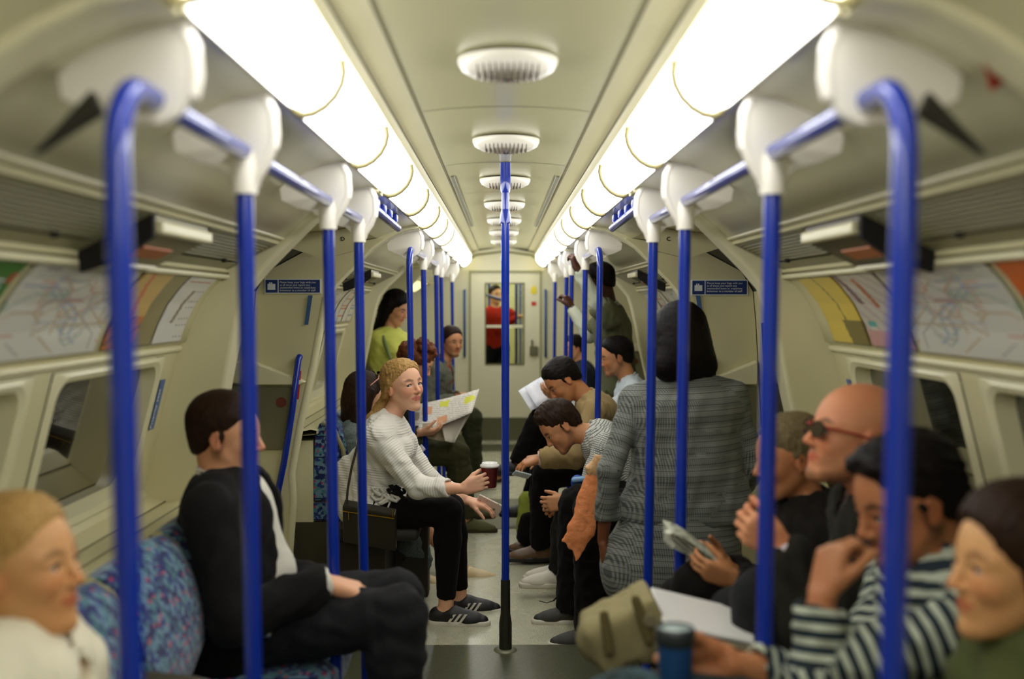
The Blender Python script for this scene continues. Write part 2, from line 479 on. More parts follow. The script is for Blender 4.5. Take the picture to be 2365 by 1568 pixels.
W1 = [(.72, 1.52), (1.74, 2.58), (2.80, 3.60)]
W2 = [(5.98, 6.80), (7.0, 7.78)]
W3 = [(9.75, 10.5), (10.7, 11.5)]
for sx, sn in SIDES:
    bay(sx, sn, -1.2, 3.82, W1)
    bay(sx, sn, 5.68, 7.95, W2)
    bay(sx, sn, 9.55, ENDY, W3)
    vent_grille(sx, sn, 2.93, 3.78, 'slatted air vent above the adverts, nearer bay, far side of the flap, %s wall' % sn)
    vent_grille(sx, sn, 1.50, 2.45, 'slatted air vent above the adverts, nearer bay, near side of the flap, %s wall' % sn)
    vent_grille(sx, sn, 6.95, 7.9, 'slatted air vent beyond the middle doorway, farther half, %s wall' % sn)
    vent_grille(sx, sn, 5.72, 6.5, 'slatted air vent beyond the middle doorway, nearer half, %s wall' % sn)
    # hopper flap between the grilles
    for (ya, yb, lab) in ((2.45, 2.93, 'boxed ventilator flap hanging open between the nearer air vents'), (6.5, 6.95, 'boxed ventilator flap hanging open beyond the middle doorway')):
        root = thing('ventilator_flap', '%s on the %s side' % (lab, sn), 'vent', (sx*.88, (ya+yb)/2, H+.16))
        mb = MB()
        mb.hexa([(sx*.80, ya+.02, H+.165), (sx*.965, ya+.02, H+.085), (sx*.965, yb-.02, H+.085), (sx*.80, yb-.02, H+.165),
                 (sx*.80, ya+.02, H+.205), (sx*.968, ya+.02, H+.118), (sx*.968, yb-.02, H+.118), (sx*.80, yb-.02, H+.205)])
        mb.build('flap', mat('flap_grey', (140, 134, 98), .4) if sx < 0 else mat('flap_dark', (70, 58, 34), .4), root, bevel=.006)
        mb = MB()
        mb.prism([(sx*.80, H+.205), (sx*.968, H+.118), (sx*.965, H+.07), (sx*.87, H+.10), (sx*.80, H+.15)], 'y', ya, ya+.02)
        mb.build('end_cheek', BLACKM, root)
        mb = MB(); mb.box((sx*.785, ya+.03, H+.158), (sx*.812, yb-.03, H+.188)); mb.build('lip', CREAM2, root, bevel=.006)
        mb = MB(); mb.hexa([(sx*.86, ya+.12, H+.131), (sx*.90, ya+.12, H+.1115), (sx*.90, yb-.14, H+.1115), (sx*.86, yb-.14, H+.131),
                            (sx*.86, ya+.12, H+.136), (sx*.90, ya+.12, H+.1165), (sx*.90, yb-.14, H+.1165), (sx*.86, yb-.14, H+.136)])
        mb.build('notice', mat('notice_orange', (190, 110, 60), .5), root)
        mb = MB(); mb.box((sx*.93, ya+.05, H+.088), (sx*.94, yb-.05, H+.098)); mb.build('rim', CREAM2, root)
    # arch mouldings at the bay ends
    inner = [(.445, .385), (.52, .372), (.60, .335), (.68, .285), (.76, .205), (.85, .115), (.905, .050), (.930, -.02), (.965, -.17), (.995, -.33), (1.06, -.62), (1.105, -.88), (1.10, -1.02), (1.135, -1.5)]
    outer = [(.445, .42), (.54, .41), (.64, .37), (.72, .32), (.80, .25), (.90, .19), (1.0, .13), (1.08, .05), (1.14, -.05), (1.18, -.15), (1.30, -.45), (1.34, -.67), (1.35, -.8), (1.35, -1.5)]
    for k, (ya, yb) in enumerate(((3.80, 3.93), (5.62, 5.72), (7.93, 8.03), (9.5, 9.6), (1.36, 1.47))):
        mb = MB(); n = len(inner); cut = n if k != 4 else 8
        vs = []
        for pr, yy in ((inner, ya), (inner, yb), (outer, ya), (outer, yb)): vs += [(sx*x, yy, H+z) for x, z in pr[:cut]]
        n = cut
        fs = []
        for i in range(n-1):
            fs += [(i, i+1, n+i+1, n+i), (2*n+i, 3*n+i, 3*n+i+1, 2*n+i+1), (i, 2*n+i, 2*n+i+1, i+1), (n+i, n+i+1, 3*n+i+1, 3*n+i)]
        mb.add(vs, fs, 0, True)
        o = struct('trim_arch_%s' % sn, mb, CREAM2)
        bv = o.modifiers.new('bevel', 'BEVEL'); bv.width = .02; bv.segments = 3; bv.limit_method = 'ANGLE'; bv.angle_limit = .9
        o.modifiers.new('wn', 'WEIGHTED_NORMAL')
    for (ya, yb) in ((3.93, 5.60), (8.03, 9.5)):
        # doorway: lintel, doors with windows
        mb = MB()
        ye = yb+.06 if yb < 6 else yb+.02
        strip(mb, [(.66, .335), (.80, .315), (.97, .302)], ya-.06, ye, sx, 0)
        strip(mb, [(.97, .302), (1.225, .165), (1.285, .06)], ya-.06, ye, sx, 1)
        strip(mb, [(1.285, .06), (1.30, -.10)], ya-.06, ye, sx, 0)
        strip(mb, [(1.335, -.655), (1.345, -.80), (1.345, -1.5)], ya-.06, ye, sx, 0, False)
        ym = (ya+yb)/2
        for (a, b) in ((ya-.06, ya+.12), (ym-.12, ym+.12), (yb-.12, ye)):
            strip(mb, [(1.30, -.10), (1.335, -.655)], a, b, sx, 0, False)
        for (a, b) in ((ya+.12, ym-.12), (ym+.12, yb-.12)):
            strip(mb, [(1.305, -.10), (1.345, -.655)], a, b, sx, 2, False)
        struct('door_%s' % sn, mb, [CREAM, DKRUB_SHADE, GLASSD])
        mb = MB(); mb.box((sx*1.285, ym-.006, H-1.5), (sx*1.345, ym+.006, H-.1)); mb.build('door_seal', DKRUB_SHADE)['kind'] = 'structure'

for sx, sn in SIDES:  # dark wedges paint in the shadow gap between cove and near arch
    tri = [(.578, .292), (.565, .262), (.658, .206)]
    mb = MB(); mb.prism([(sx*x, H+z) for x, z in tri], 'y', 1.50, 1.52); struct('trim_shadow_wedge_%s' % sn, mb, DKRUB_SHADE)
# draught screens beyond the doorways (face the camera)
def screen(sx, sn, y, which):
    root = thing('draught_screen', 'cream draught screen at the far side of the %s doorway, %s' % (which, sn), 'partition', (sx*1.1, y, 0), 'draught screens beside the doorways')
    poly = [(.62, .335), (.68, .29), (.76, .208), (.85, .118), (.905, .053), (.932, -.02), (.967, -.17), (.995, -.33), (1.06, -.62), (1.11, -.88), (1.10, -1.02), (1.14, -1.49), (1.34, -1.49), (1.34, -.80), (1.33, -.655), (1.295, -.1), (1.28, .06), (1.221, .163), (.968, .298), (.80, .311), (.66, .331)]
    mb = MB(); mb.prism([(sx*x, H+z) for x, z in poly], 'y', y-.035, y)
    mb.build('panel', CREAM, root, bevel=.008)
    mb = MB()
    mb.tube([(sx*x, y-.02, H+z) for x, z in ((.925, .03), (.935, -.02), (.995, -.33), (1.06, -.62), (1.108, -.88), (1.10, -1.02), (1.135, -1.47))], .022, 10)
    mb.build('edge_moulding', CREAM2, root)
    # recessed shelf edge and grey plate
    mb = MB(); mb.add([(sx*1.02, y-.037, H-.40), (sx*1.30, y-.037, H-.29), (sx*1.30, y-.037, H-.42), (sx*1.05, y-.037, H-.42),
                       (sx*1.02, y-.075, H-.405), (sx*1.30, y-.075, H-.30), (sx*1.30, y-.075, H-.42), (sx*1.05, y-.075, H-.42)],
                      [(0,1,2,3), (4,5,6,7), (0,1,5,4), (1,2,6,5), (2,3,7,6), (3,0,4,7)])
    mb.build('ledge', CREAM2, root, bevel=.008)
    mb = MB(); mb.hexa([(sx*1.135, y-.052, H-.755), (sx*1.30, y-.052, H-.755), (sx*1.30, y-.037, H-.755), (sx*1.135, y-.037, H-.755),
                        (sx*1.10, y-.052, H-.43), (sx*1.30, y-.052, H-.43), (sx*1.30, y-.037, H-.43), (sx*1.10, y-.037, H-.43)])
    pl = mb.build('alarm_plate', mat('plate_grey', (128, 124, 98), .35, metal=.4), root, bevel=.004)
    mb = MB(); mb.lathe([(.026, -.058), (.026, -.05)], (sx*1.15, y, H-.51), axis='y', n=18)
    mb.build('button', mat('button_red', (110, 50, 32), .5), pl)
    # grab bar on the screen
    mb = MB(); mb.tube([(sx*1.055, y-.05, H-.275), (sx*1.058, y-.075, H-.29), (sx*1.09, y-.075, H-.55), (sx*1.135, y-.075, H-.82), (sx*1.19, y-.075, H-1.08), (sx*1.195, y-.05, H-1.10)], .017, 10)
    mb.build('grab_bar', BLUE, root)
    return root
for sx, sn in SIDES:
    screen(sx, 'left side' if sx < 0 else 'right side', 5.62, 'middle')
    screen(sx, 'left side' if sx < 0 else 'right side', 9.5, 'farther')
    # luggage notice on the middle screen
    y = 5.575
    a = P(611 if sx < 0 else 1597, 644 if sx < 0 else 646, y); b = P(741 if sx < 0 else 1727, 678 if sx < 0 else 682, y)
    root = thing('luggage_notice', 'small blue luggage notice with a bag symbol on the %s draught screen' % sn, 'sign', ((a.x+b.x)/2, y, (a.z+b.z)/2), 'blue luggage notices by the middle doorway')
    mb = MB(); mb.box((a.x, y, b.z), (b.x, y+.010, a.z)); mb.build('board', SIGNW, root)
    w_ = b.x-a.x; h_ = a.z-b.z; s1 = a.x+w_*.245
    mb = MB(); mb.box((a.x+.005, y-.0015, b.z+.005), (s1-.004, y, a.z-.005)); mb.box((s1+.002, y-.0015, b.z+.005), (b.x-.005, y, a.z-.005))
    mb.build('blue_field', SIGNB, root)
    mb = MB(); cx = (a.x+s1)/2; cz = (a.z+b.z)/2
    mb.box((cx-.020, y-.003, cz-.018), (cx+.020, y-.0015, cz+.012)); mb.box((cx-.012, y-.003, cz+.012), (cx-.008, y-.0015, cz+.020)); mb.box((cx-.004, y-.003, cz+.012), (cx+.004, y-.0015, cz+.02))
    mb.build('bag_symbol', SIGNW, root)
    M = Matrix.Translation((s1+.008-root.location.x, -.003, a.z-.022-root.location.z)) @ Matrix.Rotation(PI/2, 4, 'X')
    text_mesh('lettering', 'Please keep your bags with you\nat all times and report any\nunattended items or suspicious\nbehaviour to a member of staff', .0145, SIGNW, root, M, .0004, .95)

# end wall with the gangway door
def ring(mb, x0, x1, z0, z1, t, y0, y1, mi=0):
    mb.box((x0, y0, z0), (x0+t, y1, z1), mi); mb.box((x1-t, y0, z0), (x1, y1, z1), mi)
    mb.box((x0+t, y0, z1-t), (x1-t, y1, z1), mi); mb.box((x0+t, y0, z0), (x1-t, y1, z0+t), mi)
WE = mat('end_wall_cream', (216, 212, 182), .45)
dx0, dx1, dz1 = -.355, .395, 1.835
wx0, wx1, wz0, wz1 = -.19, .215, .84, 1.71
mb = MB()
full = [(-1.3, 0), (-1.3, .85), (-1.17, 1.33), (-1.0, 1.60), (-.78, 1.74), (-.44, 1.92), (-.34, 2.06), (0, 2.11), (.34, 2.06), (.44, 1.92), (.78, 1.74), (1.0, 1.60), (1.17, 1.33), (1.3, .85), (1.3, 0)]
leftp = [p for p in full if p[0] < dx0]+[(dx0, 2.06), (dx0, 0)]
rightp = [(dx1, 0), (dx1, 2.04)]+[p for p in full if p[0] > dx1]
mb.prism(leftp, 'y', ENDY, ENDY+.05); mb.prism(rightp, 'y', ENDY, ENDY+.05)
mb.prism([(dx0, dz1), (dx0, 2.06), (0, 2.11), (dx1, 2.04), (dx1, dz1)], 'y', ENDY, ENDY+.05)
struct('wall_end', mb, WE)
mb = MB()
mb.box((dx0, ENDY-.02, 0), (dx0-.02, ENDY+.01, dz1+.02)); mb.box((dx1, ENDY-.02, 0), (dx1+.02, ENDY+.01, dz1+.02)); mb.box((dx0, ENDY-.02, dz1), (dx1, ENDY+.01, dz1+.02))
mb.box((-1.28, ENDY-.02, 0), (dx0, ENDY, .25)); mb.box((dx1, ENDY-.02, 0), (1.28, ENDY, .25))
mb.tube([(-.42, ENDY-.01, 1.93), (-.3, ENDY-.01, 2.02), (0, ENDY-.01, 2.06), (.3, ENDY-.01, 2.02), (.42, ENDY-.01, 1.93)], .012, 8)
struct('trim_end_wall', mb, mat('end_trim', (150, 148, 105), .5))
droot = tag(bpy.data.objects.new('door_end', None), kind='structure'); COL.objects.link(droot); droot.location = (0, ENDY, 0)
mb = MB()
mb.box((dx0, ENDY+.005, .0), (wx0, ENDY+.035, dz1)); mb.box((wx1, ENDY+.005, 0), (dx1, ENDY+.035, dz1))
mb.box((wx0, ENDY+.005, wz1), (wx1, ENDY+.035, dz1)); mb.box((wx0, ENDY+.005, 0), (wx1, ENDY+.035, wz0)); mb.box((wx0, ENDY+.0, 1.232), (wx1, ENDY+.035, 1.262))
mb.build('door_leaf', WE, droot)
mb = MB(); mb.box((dx0+.01, ENDY-.012, .0), (dx1-.01, ENDY+.004, .25)); mb.build('kick_plate', mat('kick_grey', (88, 88, 60), .4), droot)
mb = MB(); ring(mb, wx0-.012, wx1+.012, wz0-.012, wz1+.012, .014, ENDY-.004, ENDY+.006); mb.build('window_gasket', mat('gasket', (90, 84, 50), .6), droot)
gl = mat('clear_glass', (150, 160, 140), .02, .5, trans=1)
nodes_of(gl)[1].inputs['IOR'].default_value = 1.03
mb = MB(); mb.box((wx0, ENDY+.018, wz0), (wx1, ENDY+.021, wz1)); mb.build('pane', gl, droot)
mb = MB(); mb.box((.285, ENDY-.03, .93), (.375, ENDY+.005, 1.03)); mb.box((.30, ENDY-.03, 1.03), (.32, ENDY, 1.10)); mb.build('lock_case', mat('lock_grey', (110, 108, 80), .4, metal=.4), droot, bevel=.004)
for nm, x0_, z0_, x1_, z1_, m_, lb, ct in (('warning_notice', .30, 1.60, .36, 1.675, YEL, 'small yellow warning notice on the end door', 'sign'), ('door_notice', .305, 1.475, .355, 1.515, RED, 'small red notice below the yellow one on the end door', 'sign')):
    mb = MB(); mb.box((x0_, ENDY-.003, z0_), (x1_, ENDY+.004, z1_))
    if nm == 'warning_notice': mb.prism([(.318, 1.675), (.342, 1.675), (.33, 1.705)], 'y', ENDY-.003, ENDY+.004)
    o = tag(mb.build(nm, m_), lb, ct)
for sx, sn in SIDES:
    mb = MB(); x_ = sx*.44+.018
    mb.tube([(x_, ENDY+.0, .92), (x_, ENDY-.05, .93), (x_, ENDY-.05, 1.63), (x_, ENDY, 1.64)], .014, 8)
    tag(mb.build('door_grab_handle', mat('handle_steel_blue', (40, 82, 130), .4)), 'slim vertical blue grab handle on the end wall, %s of the door' % sn, 'handle', 'grab handles beside the end door')
# near closure behind the camera so the room is closed
mb = MB(); mb.prism(full, 'y', -1.25, -1.2); struct('wall_near', mb, WE)

# ------------------------------------------------------------------ next carriage seen through the end door
mb = MB(); mb.box((-.5, ENDY+.36, -.05), (.5, ENDY+.75, 0)); mb.box((-1.25, ENDY+.75, -.05), (1.25, ENDY+5, 0)); struct('floor_next_carriage', mb, FLOORD)
mb = MB()
for sx in (-1, 1):
    mb.box((sx*1.2, ENDY+.7, 0), (sx*1.25, ENDY+5, .9)); mb.box((sx*1.2, ENDY+.7, .9), (sx*1.25, ENDY+5, 2.0))
mb.box((-1.25, ENDY+.7, 2.0), (1.25, ENDY+5, 2.05)); mb.box((-1.25, ENDY+5, 0), (1.25, ENDY+5.05, 2.05))
struct('wall_next_carriage', mb, CREAM)
for i, x in enumerate((-.34, .34)):
    mb = MB(); mb.box((x-.05, ENDY+1, 1.94), (x+.05, ENDY+4.8, 1.99))
    tag(mb.build('next_carriage_lamp', mat('far_lamp', (1, .98, .95, 1), .4, emit=9)), 'glowing lamp strip of the next carriage seen through the end door, %s strip' % ('left' if i == 0 else 'right'), 'ceiling light')
for i, (x, y) in enumerate(((.16, 1.5), (.27, 2.3), (-.2, 3.4), (.24, 3.4))):
    mb = MB(); mb.tube([(x, ENDY+y, 0), (x, ENDY+y, 2.0)], .018, 8)
    tag(mb.build('next_carriage_pole', BLUE), 'blue pole in the next carriage seen through the %s of the end door window' % ['right', 'far right', 'left', 'middle right'][i], 'pole')
mb = MB(); mb.tube([(-.3, ENDY+1.2, 1.80), (-.28, ENDY+1.3, 1.62), (.05, ENDY+1.6, 1.52)], .018, 8)
tag(mb.build('next_carriage_rail', BLUE), 'bent blue rail in the next carriage seen in the upper door window', 'rail')
# ------------------------------------------------------------------ poles, handrails, mounting fins
RX, RZ = .51, .29
def fin_mesh(sx, y, x0=0.0, neck=True):
    """white mounting plate between rail, cove and pole head"""
    o = [(.452, .325), (.455, .365), (.472, .398), (.50, .402), (.56, .385), (.615, .355), (.645, .325), (.640, .292), (.60, .272), (.555, .262), (.535, .245), (.531, .222), (.489, .222), (.484, .245), (.466, .272), (.455, .298)]
    if not neck: o = o[:9]+[(.550, .258), (.50, .256), (.472, .270), (.458, .295)]
    mb = MB(); mb.prism([(sx*x+x0, H+z) for x, z in o], 'y', y-.009, y+.009, 0, True)
    mb.tube([(sx*x+x0, y, H+z) for x, z in (o[-1], o[0], o[1], o[2], o[3])], .012, 8)
    if not neck: return mb
    mb.tube([(sx*x+x0, y, H+z) for x, z in ((.457, .300), (.468, .272), (.487, .245), (.494, .225))], .012, 8)
    mb.tube([(sx*.51+x0, y, H+.21), (sx*.51+x0, y, H+.262), (sx*.51+x0, y, H+.29)], [.024, .026, .022], 14)
    return mb
def pole(sx, y, label, zt=.222, lean=.022, group=None, fin=True):
    x = sx*RX; root = thing('grab_pole', label, 'pole', (x, y, 0), group)
    mb = MB(); mb.tube([(x-sx*lean, y, .0), (x-sx*lean*.45, y, .75), (x, y, H+zt)], .0168, 16); mb.build('pole_tube', BLUE, root)
    mb = MB(); mb.tube([(x-sx*lean, y, .0), (x-sx*lean, y, .012), (x-sx*lean, y, .02)], [.04, .04, .02], 16); mb.build('floor_flange', GREYM, root)
    if fin: fin_mesh(sx, y).build('mounting_fin', WHITE, root)
    return root
def rail(sx, ya, yb, label, near_hook, zz=RZ, fins=()):
    """longitudinal handrail; the near (or far) end bends down to the floor as a pole"""
    x = sx*RX; root = thing('handrail', label, 'handrail', (x, ya, 0))
    r = .20
    if near_hook:
        pts = [(x-sx*.022, ya, 0), (x-sx*.012, ya, .75)]
        pts += [(x, ya+.085*(1-math.cos(a)), H+zz-.10+.10*math.sin(a)) for a in [k*PI/2/8 for k in range(9)]]
        pts += [(x, yb, H+zz)]
    else: pts = [(x, ya, H+zz), (x, yb, H+zz)]
    mb = MB(); mb.tube(pts, .0168, 16); mb.build('rail_tube', BLUE, root)
    for f in fins: fin_mesh(sx, f, neck=False).build('mounting_fin', WHITE, root)
    return root
for sx, sn in SIDES:
    rail(sx, 1.408, 3.76, 'blue handrail bending down to a pole nearest the camera on the %s' % sn, True, fins=(1.565,))
    pole(sx, 2.10, 'blurred blue pole second from the camera on the %s, under a white fin' % sn)
    pole(sx, 3.10, 'blue pole third from the camera on the %s, under a white fin' % sn)
    pole(sx, 3.755, 'blue pole fourth from the camera on the %s, at the doorway' % sn)
    rail(sx, 5.80, 8.75, 'blue handrail bending down to a pole beyond the middle doorway, %s side' % sn, True, fins=(5.96,))
    pole(sx, 6.83, 'blue pole just behind the hooked pole beyond the middle doorway, %s' % sn)
    pole(sx, 8.15, 'distant blue pole before the farther doorway, %s side' % sn, group='distant %s poles' % sn)
    pole(sx, 8.80, 'distant blue pole inside the farther doorway, %s side' % sn, group='distant %s poles' % sn)
    pole(sx, 10.7, 'farthest blue pole before the end wall, %s side' % sn, group='distant %s poles' % sn)
    # overhead rail across the doorways with blue hangers
    for (ya, yb, wh) in ((3.85, 5.0, 'middle'), (8.2, 9.2, 'farther')):
        root = thing('doorway_rail', 'short overhead blue rail with brackets inside the %s doorway, %s' % (wh, sn), 'handrail', (sx*.49, ya, H+.35))
        mb = MB(); mb.tube([(sx*.485, ya, H+.400), (sx*.485, ya+.03, H+.385), (sx*.49, ya+.18, H+.352), (sx*.495, yb, H+.345)], .0175, 14); mb.build('rail_tube', BLUE, root)
        for k in range(4):
            yy = ya+.28+k*(yb-ya-.34)/3.4
            mb = MB(); mb.tube([(sx*.49, yy, H+.36), (sx*.50, yy, H+.395)], [.014, .022], 8); mb.build('bracket', BLUE, root)
# centre poles
def centre_pole(y, label):
    x = 0.0
    root = thing('centre_pole', label, 'pole', (x, y, 0))
    mb = MB(); mb.tube([(x, y, .24), (x, y, H+.48)], .0168, 18); mb.build('pole_tube', BLUE, root)
    mb = MB(); mb.tube([(x, y, .0), (x, y, .12), (x, y, .16), (x, y, .31)], [.028, .028, .0215, .0205], 18); mb.build('base_sleeve', mat('black_sleeve', (36, 34, 24), .45), root)
    mb = MB(); mb.tube([(x, y, .0), (x, y, .006), (x, y, .01)], [.052, .05, .03], 24); mb.build('floor_flange', GREYM, root)
    mb = MB(); mb.tube([(x, y, H+.34), (x, y, H+.362), (x, y, H+.40)], [.024, .024, .017], 18)
    mb.build('collar', BLUE, root); mb = MB()
    mb.tube([(x, y, H+.47), (x, y, H+.49), (x, y, H+.54), (x, y, H+.597)], [.018, .0225, .0225, .0225], 18); mb.build('ceiling_socket', BLUE, root)
    return root
centre_pole(4.63, 'blue pole with a black foot standing in the middle of the aisle')
centre_pole(9.0, 'distant centre pole hidden behind the nearer one in the aisle')

# door letters
for ch, sx in (('D', -1), ('C', 1)):
    p = P(791 if sx < 0 else 1543, 552, 4.75)
    root = thing('door_letter', 'small black letter %s above the %s doorway' % (ch, 'left' if sx < 0 else 'right'), 'sign', p)
    M = Matrix.Rotation(PI/2, 4, 'X') @ Matrix.Translation((-.008, -.008, 0))
    o = text_mesh('letter', ch, .026, BLACKM, root, M, .002)
    mb = MB(); mb.prism([(sx*.655, p.z-.05), (sx*.80, p.z-.085), (sx*.97, p.z-.03), (sx*.97, H+.300), (sx*.80, H+.313), (sx*.66, H+.333)], 'y', p.y+.003, p.y+.03); mb.build('lintel_block', CREAM, root, bevel=.004)

# ------------------------------------------------------------------ adverts on the curved panels
def ad_mats(cols): return [mat('ink_%d_%d_%d' % c, c, .35, .5, coat=.4) for c in cols]
def advert(name, sx, y0, y1, cols, fn, label, cat='poster', nu=40, nv=44, t0=.05, t1=.97, group=None):
    """curved card following the wall; fn(u,v)->colour index, u along the carriage from near to far, v down"""
    root_loc = (sx*1.06, (y0+y1)/2, H)
    mb = MB(); vs = []
    for j in range(nv+1):
        x, z = xz(ADP, t0+(t1-t0)*j/nv)
        for i in range(nu+1):
            vs.append((sx*(x-.004), y0+(y1-y0)*i/nu, H+z-.003))
    mb.v = vs
    for j in range(nv):
        for i in range(nu):
            mb.f.append((j*(nu+1)+i, j*(nu+1)+i+1, (j+1)*(nu+1)+i+1, (j+1)*(nu+1)+i)); mb.m.append(fn((i+.5)/nu, (j+.5)/nv)); mb.sm.append(True)
    o = mb.build(name, ad_mats(cols), loc=root_loc)
    sol = o.modifiers.new('card', 'SOLIDIFY'); sol.thickness = .0015
    return tag(o, label, cat, group)
rnd = random.Random(9)
def seg_pattern(n, bg=0, ncol=5, r=.012):
    L = []
    for _ in range(n):
        x, y = rnd.random(), .12+.76*rnd.random(); c = 1+rnd.randrange(ncol)
        for _ in range(rnd.randrange(2, 5)):
            dx, dy = rnd.choice(((1, 0), (0, 1), (.7, .7), (.7, -.7))); l = .08+.22*rnd.random()
            L.append((x, y, x+dx*l, y+dy*l, c)); x += dx*l; y += dy*l
    def f(u, v):
        for a, b, c, d, k in L:
            t = max(0, min(1, ((u-a)*(c-a)+(v-b)*(d-b))/((c-a)**2+(d-b)**2)))
            if math.hypot(u-a-t*(c-a), v-b-t*(d-b)) < r: return k
        return bg
    return f
mapf = seg_pattern(40, r=.008)
MAPC = [(214, 212, 198), (170, 168, 160), (200, 150, 130), (150, 165, 188), (155, 178, 155), (188, 168, 130)]
def map_ad(u, v):
    if v < .04 or v > .96: return 0
    if .10 < u < .22 and v < .09: return 1
    return mapf(u, v)
def text_rows(u, v, n=16):
    return 1 if (v*n) % 1 < .35 and (math.sin(u*91+int(v*n)*7) > -.2) and .12 < u < .88 else 0
def white_ad(u, v):
    if abs(v-.10) < .012 and .1 < u < .9: return 2
    d = abs(u-(.30+.35*(1-v)))
    if d < .05 and .25 < v < .72: return 3
    return 1 if (v > .22 and (v*12) % 1 < .22 and u > .6 and math.sin(u*60+int(v*12)*5) > 0) else 0
def orange_ad(u, v):
    if u > .62: return 3
    if v > .62: return 1 if (u*5+v*7) % 1.6 > .4 else 2
    if abs(u-(.18+.3*v)) < .035: return 4
    return 0
def yellow_ad(u, v):
    c = .42+.10*math.sin(v*2.6)
    if v > .68 and u < .52-.25*(v-.68): return 1
    if abs((1-u)-c-.12*v) < .02 and v < .75: return 1
    if v < .04: return 2
    return 0
def multi_ad(u, v):
    d = u+.35*v
    if abs(d-.95) < .06 and v < .45: return 1
    if abs(d-.62) < .05 and .1 < v < .5: return 2
    if abs(u-.8) < .1 and abs(v-.72) < .03: return 3
    if v > .80: return 4
    return 5 if math.sin(u*23+v*31) > .55 else 0
def green_ad(u, v):
    if v < .14: return 1
    if abs(u-(.96-.04*v)) < .035: return 1 if v > .25 else 2
    if .2 < v < .92 and u < .9: return 3 if (v*9) % 1 > .45 or u < .15 else 4
    return 1
def blue_ad(u, v):
    if v < .5: return 0 if math.hypot((u-.35), (v-.28)) > .16 else 1
    if v < .72: return 2
    return 3
for sx, sn in SIDES:
    if sx < 0:
        advert('advert', sx, 3.40, 3.70, [(222, 220, 212), (150, 150, 150), (205, 140, 130), (120, 105, 85)], white_ad, 'white advert with fine print at the far end of the nearer left wall')
        advert('advert', sx, 2.97, 3.38, [(214, 176, 98), (205, 118, 40), (130, 80, 30), (138, 126, 78), (215, 110, 70)], orange_ad, 'orange and brown advert behind the front blue pole on the left')
        advert('line_map', sx, 2.28, 2.92, MAPC, map_ad, 'pale transport map with coloured lines on the left wall', 'map', 120, 100)
        advert('advert', sx, 1.85, 2.24, [(222, 220, 212), (52, 120, 40), (190, 60, 40), (215, 220, 215), (120, 135, 125)], green_ad, 'green edged advert with a red stripe on the left wall')
        advert('advert', sx, 1.35, 1.80, [(40, 90, 150), (180, 215, 215), (60, 120, 150), (60, 130, 60)], blue_ad, 'blue advert at the left picture edge, nearest the camera')
    else:
        advert('advert', sx, 3.30, 3.66, [(226, 196, 70), (120, 104, 38), (205, 180, 90)], yellow_ad, 'yellow advert with a brown curved stroke on the right wall')
        advert('advert', sx, 2.93, 3.28, [(205, 198, 180), (110, 70, 95), (180, 95, 55), (90, 175, 165), (210, 160, 150), (190, 170, 165)], multi_ad, 'pale advert with purple and orange strokes next to the yellow one')
        advert('line_map', sx, 2.24, 2.90, MAPC, map_ad, 'pale transport map with coloured lines on the right wall', 'map', 120, 100)
        advert('advert', sx, 1.85, 2.20, [(60, 125, 150), (215, 105, 40), (90, 60, 110), (52, 120, 40)], lambda u, v: 1 if v < .38 and u > .35 else (2 if v < .5 and u > .3 else (0 if v < .78 else 3)), 'blue and orange advert near the right picture edge')
        advert('advert', sx, 1.35, 1.80, [(35, 85, 140), (180, 215, 215), (60, 120, 150), (60, 130, 60)], blue_ad, 'blue advert with a pale ring at the right picture edge')
    for k, (a, b) in enumerate(((5.9, 6.3), (6.35, 6.9), (6.95, 7.35), (7.4, 7.8))):
        cols = [[(220, 216, 205), (205, 110, 80), (150, 150, 150), (170, 140, 90)], MAPC, [(214, 206, 190), (120, 150, 170), (200, 90, 60), (90, 90, 90)], [(216, 214, 204), (190, 150, 90), (80, 110, 160), (150, 80, 80)]][k]
        advert('advert', sx, a, b, cols, map_ad if k == 1 else (lambda u, v, k=k: 1 if abs(u-.3-.2*v) < .05 else (2 if (v*10) % 1 < .25 and u > .45 else 0)),
               'small distant advert beyond the middle doorway, %s wall, %s in its row' % (sn, ['nearest', 'second', 'third', 'farthest'][k]), 'poster', 24, 24)

# stickers
def sticker(name, pts, mt, label, text=None, tsize=.02):
    mb = MB(); v = [Vector(p) for p in pts]; nrm = (v[1]-v[0]).cross(v[3]-v[0]).normalized()
    mb.add([p for p in v]+[p+nrm*.002 for p in v], [(0,1,2,3), (7,6,5,4), (0,4,5,1), (1,5,6,2), (2,6,7,3), (3,7,4,0)])
    c = sum(v, Vector())/4
    root = thing(name, label, 'sticker', c)
    mb.build('sticker_sheet', mt, root)
    if text:
        ux = (v[1]-v[0]).normalized(); uy = (v[0]-v[3]).normalized(); uz = ux.cross(uy)
        side = 1
        if uz.dot(CAM-c) < 0: ux = -ux; uz = -uz; v[0], v[1] = v[1], v[0]
        M = Matrix((ux, uy, uz)).transposed().to_4x4()
        M = Matrix.Translation((v[0]-c)+uz*.003*side+ux*.004-uy*.018) @ M
        text_mesh('lettering', text, tsize, SIGNW, root, M, .0004)
def wallpt(sx, z, y, off=.004):
    t = (z-(-.178))/(-.652+.178); return Vector((sx*(1.152+(1.273-1.152)*t-off), y, H+z))
sticker('wall_sticker', [wallpt(-1, -.26, 3.665), wallpt(-1, -.43, 3.665), wallpt(-1, -.43, 3.715), wallpt(-1, -.26, 3.715)], mat('sticker_blue', (70, 105, 165), .4), 'vertical blue sticker beside the left window', 'Priority seat', .028)
sticker('wall_sticker', [wallpt(1, -.26, 3.70), wallpt(1, -.31, 3.70), wallpt(1, -.31, 3.66), wallpt(1, -.26, 3.66)], mat('sticker_blue', (70, 105, 165), .4), 'tiny blue sticker beside the right window')
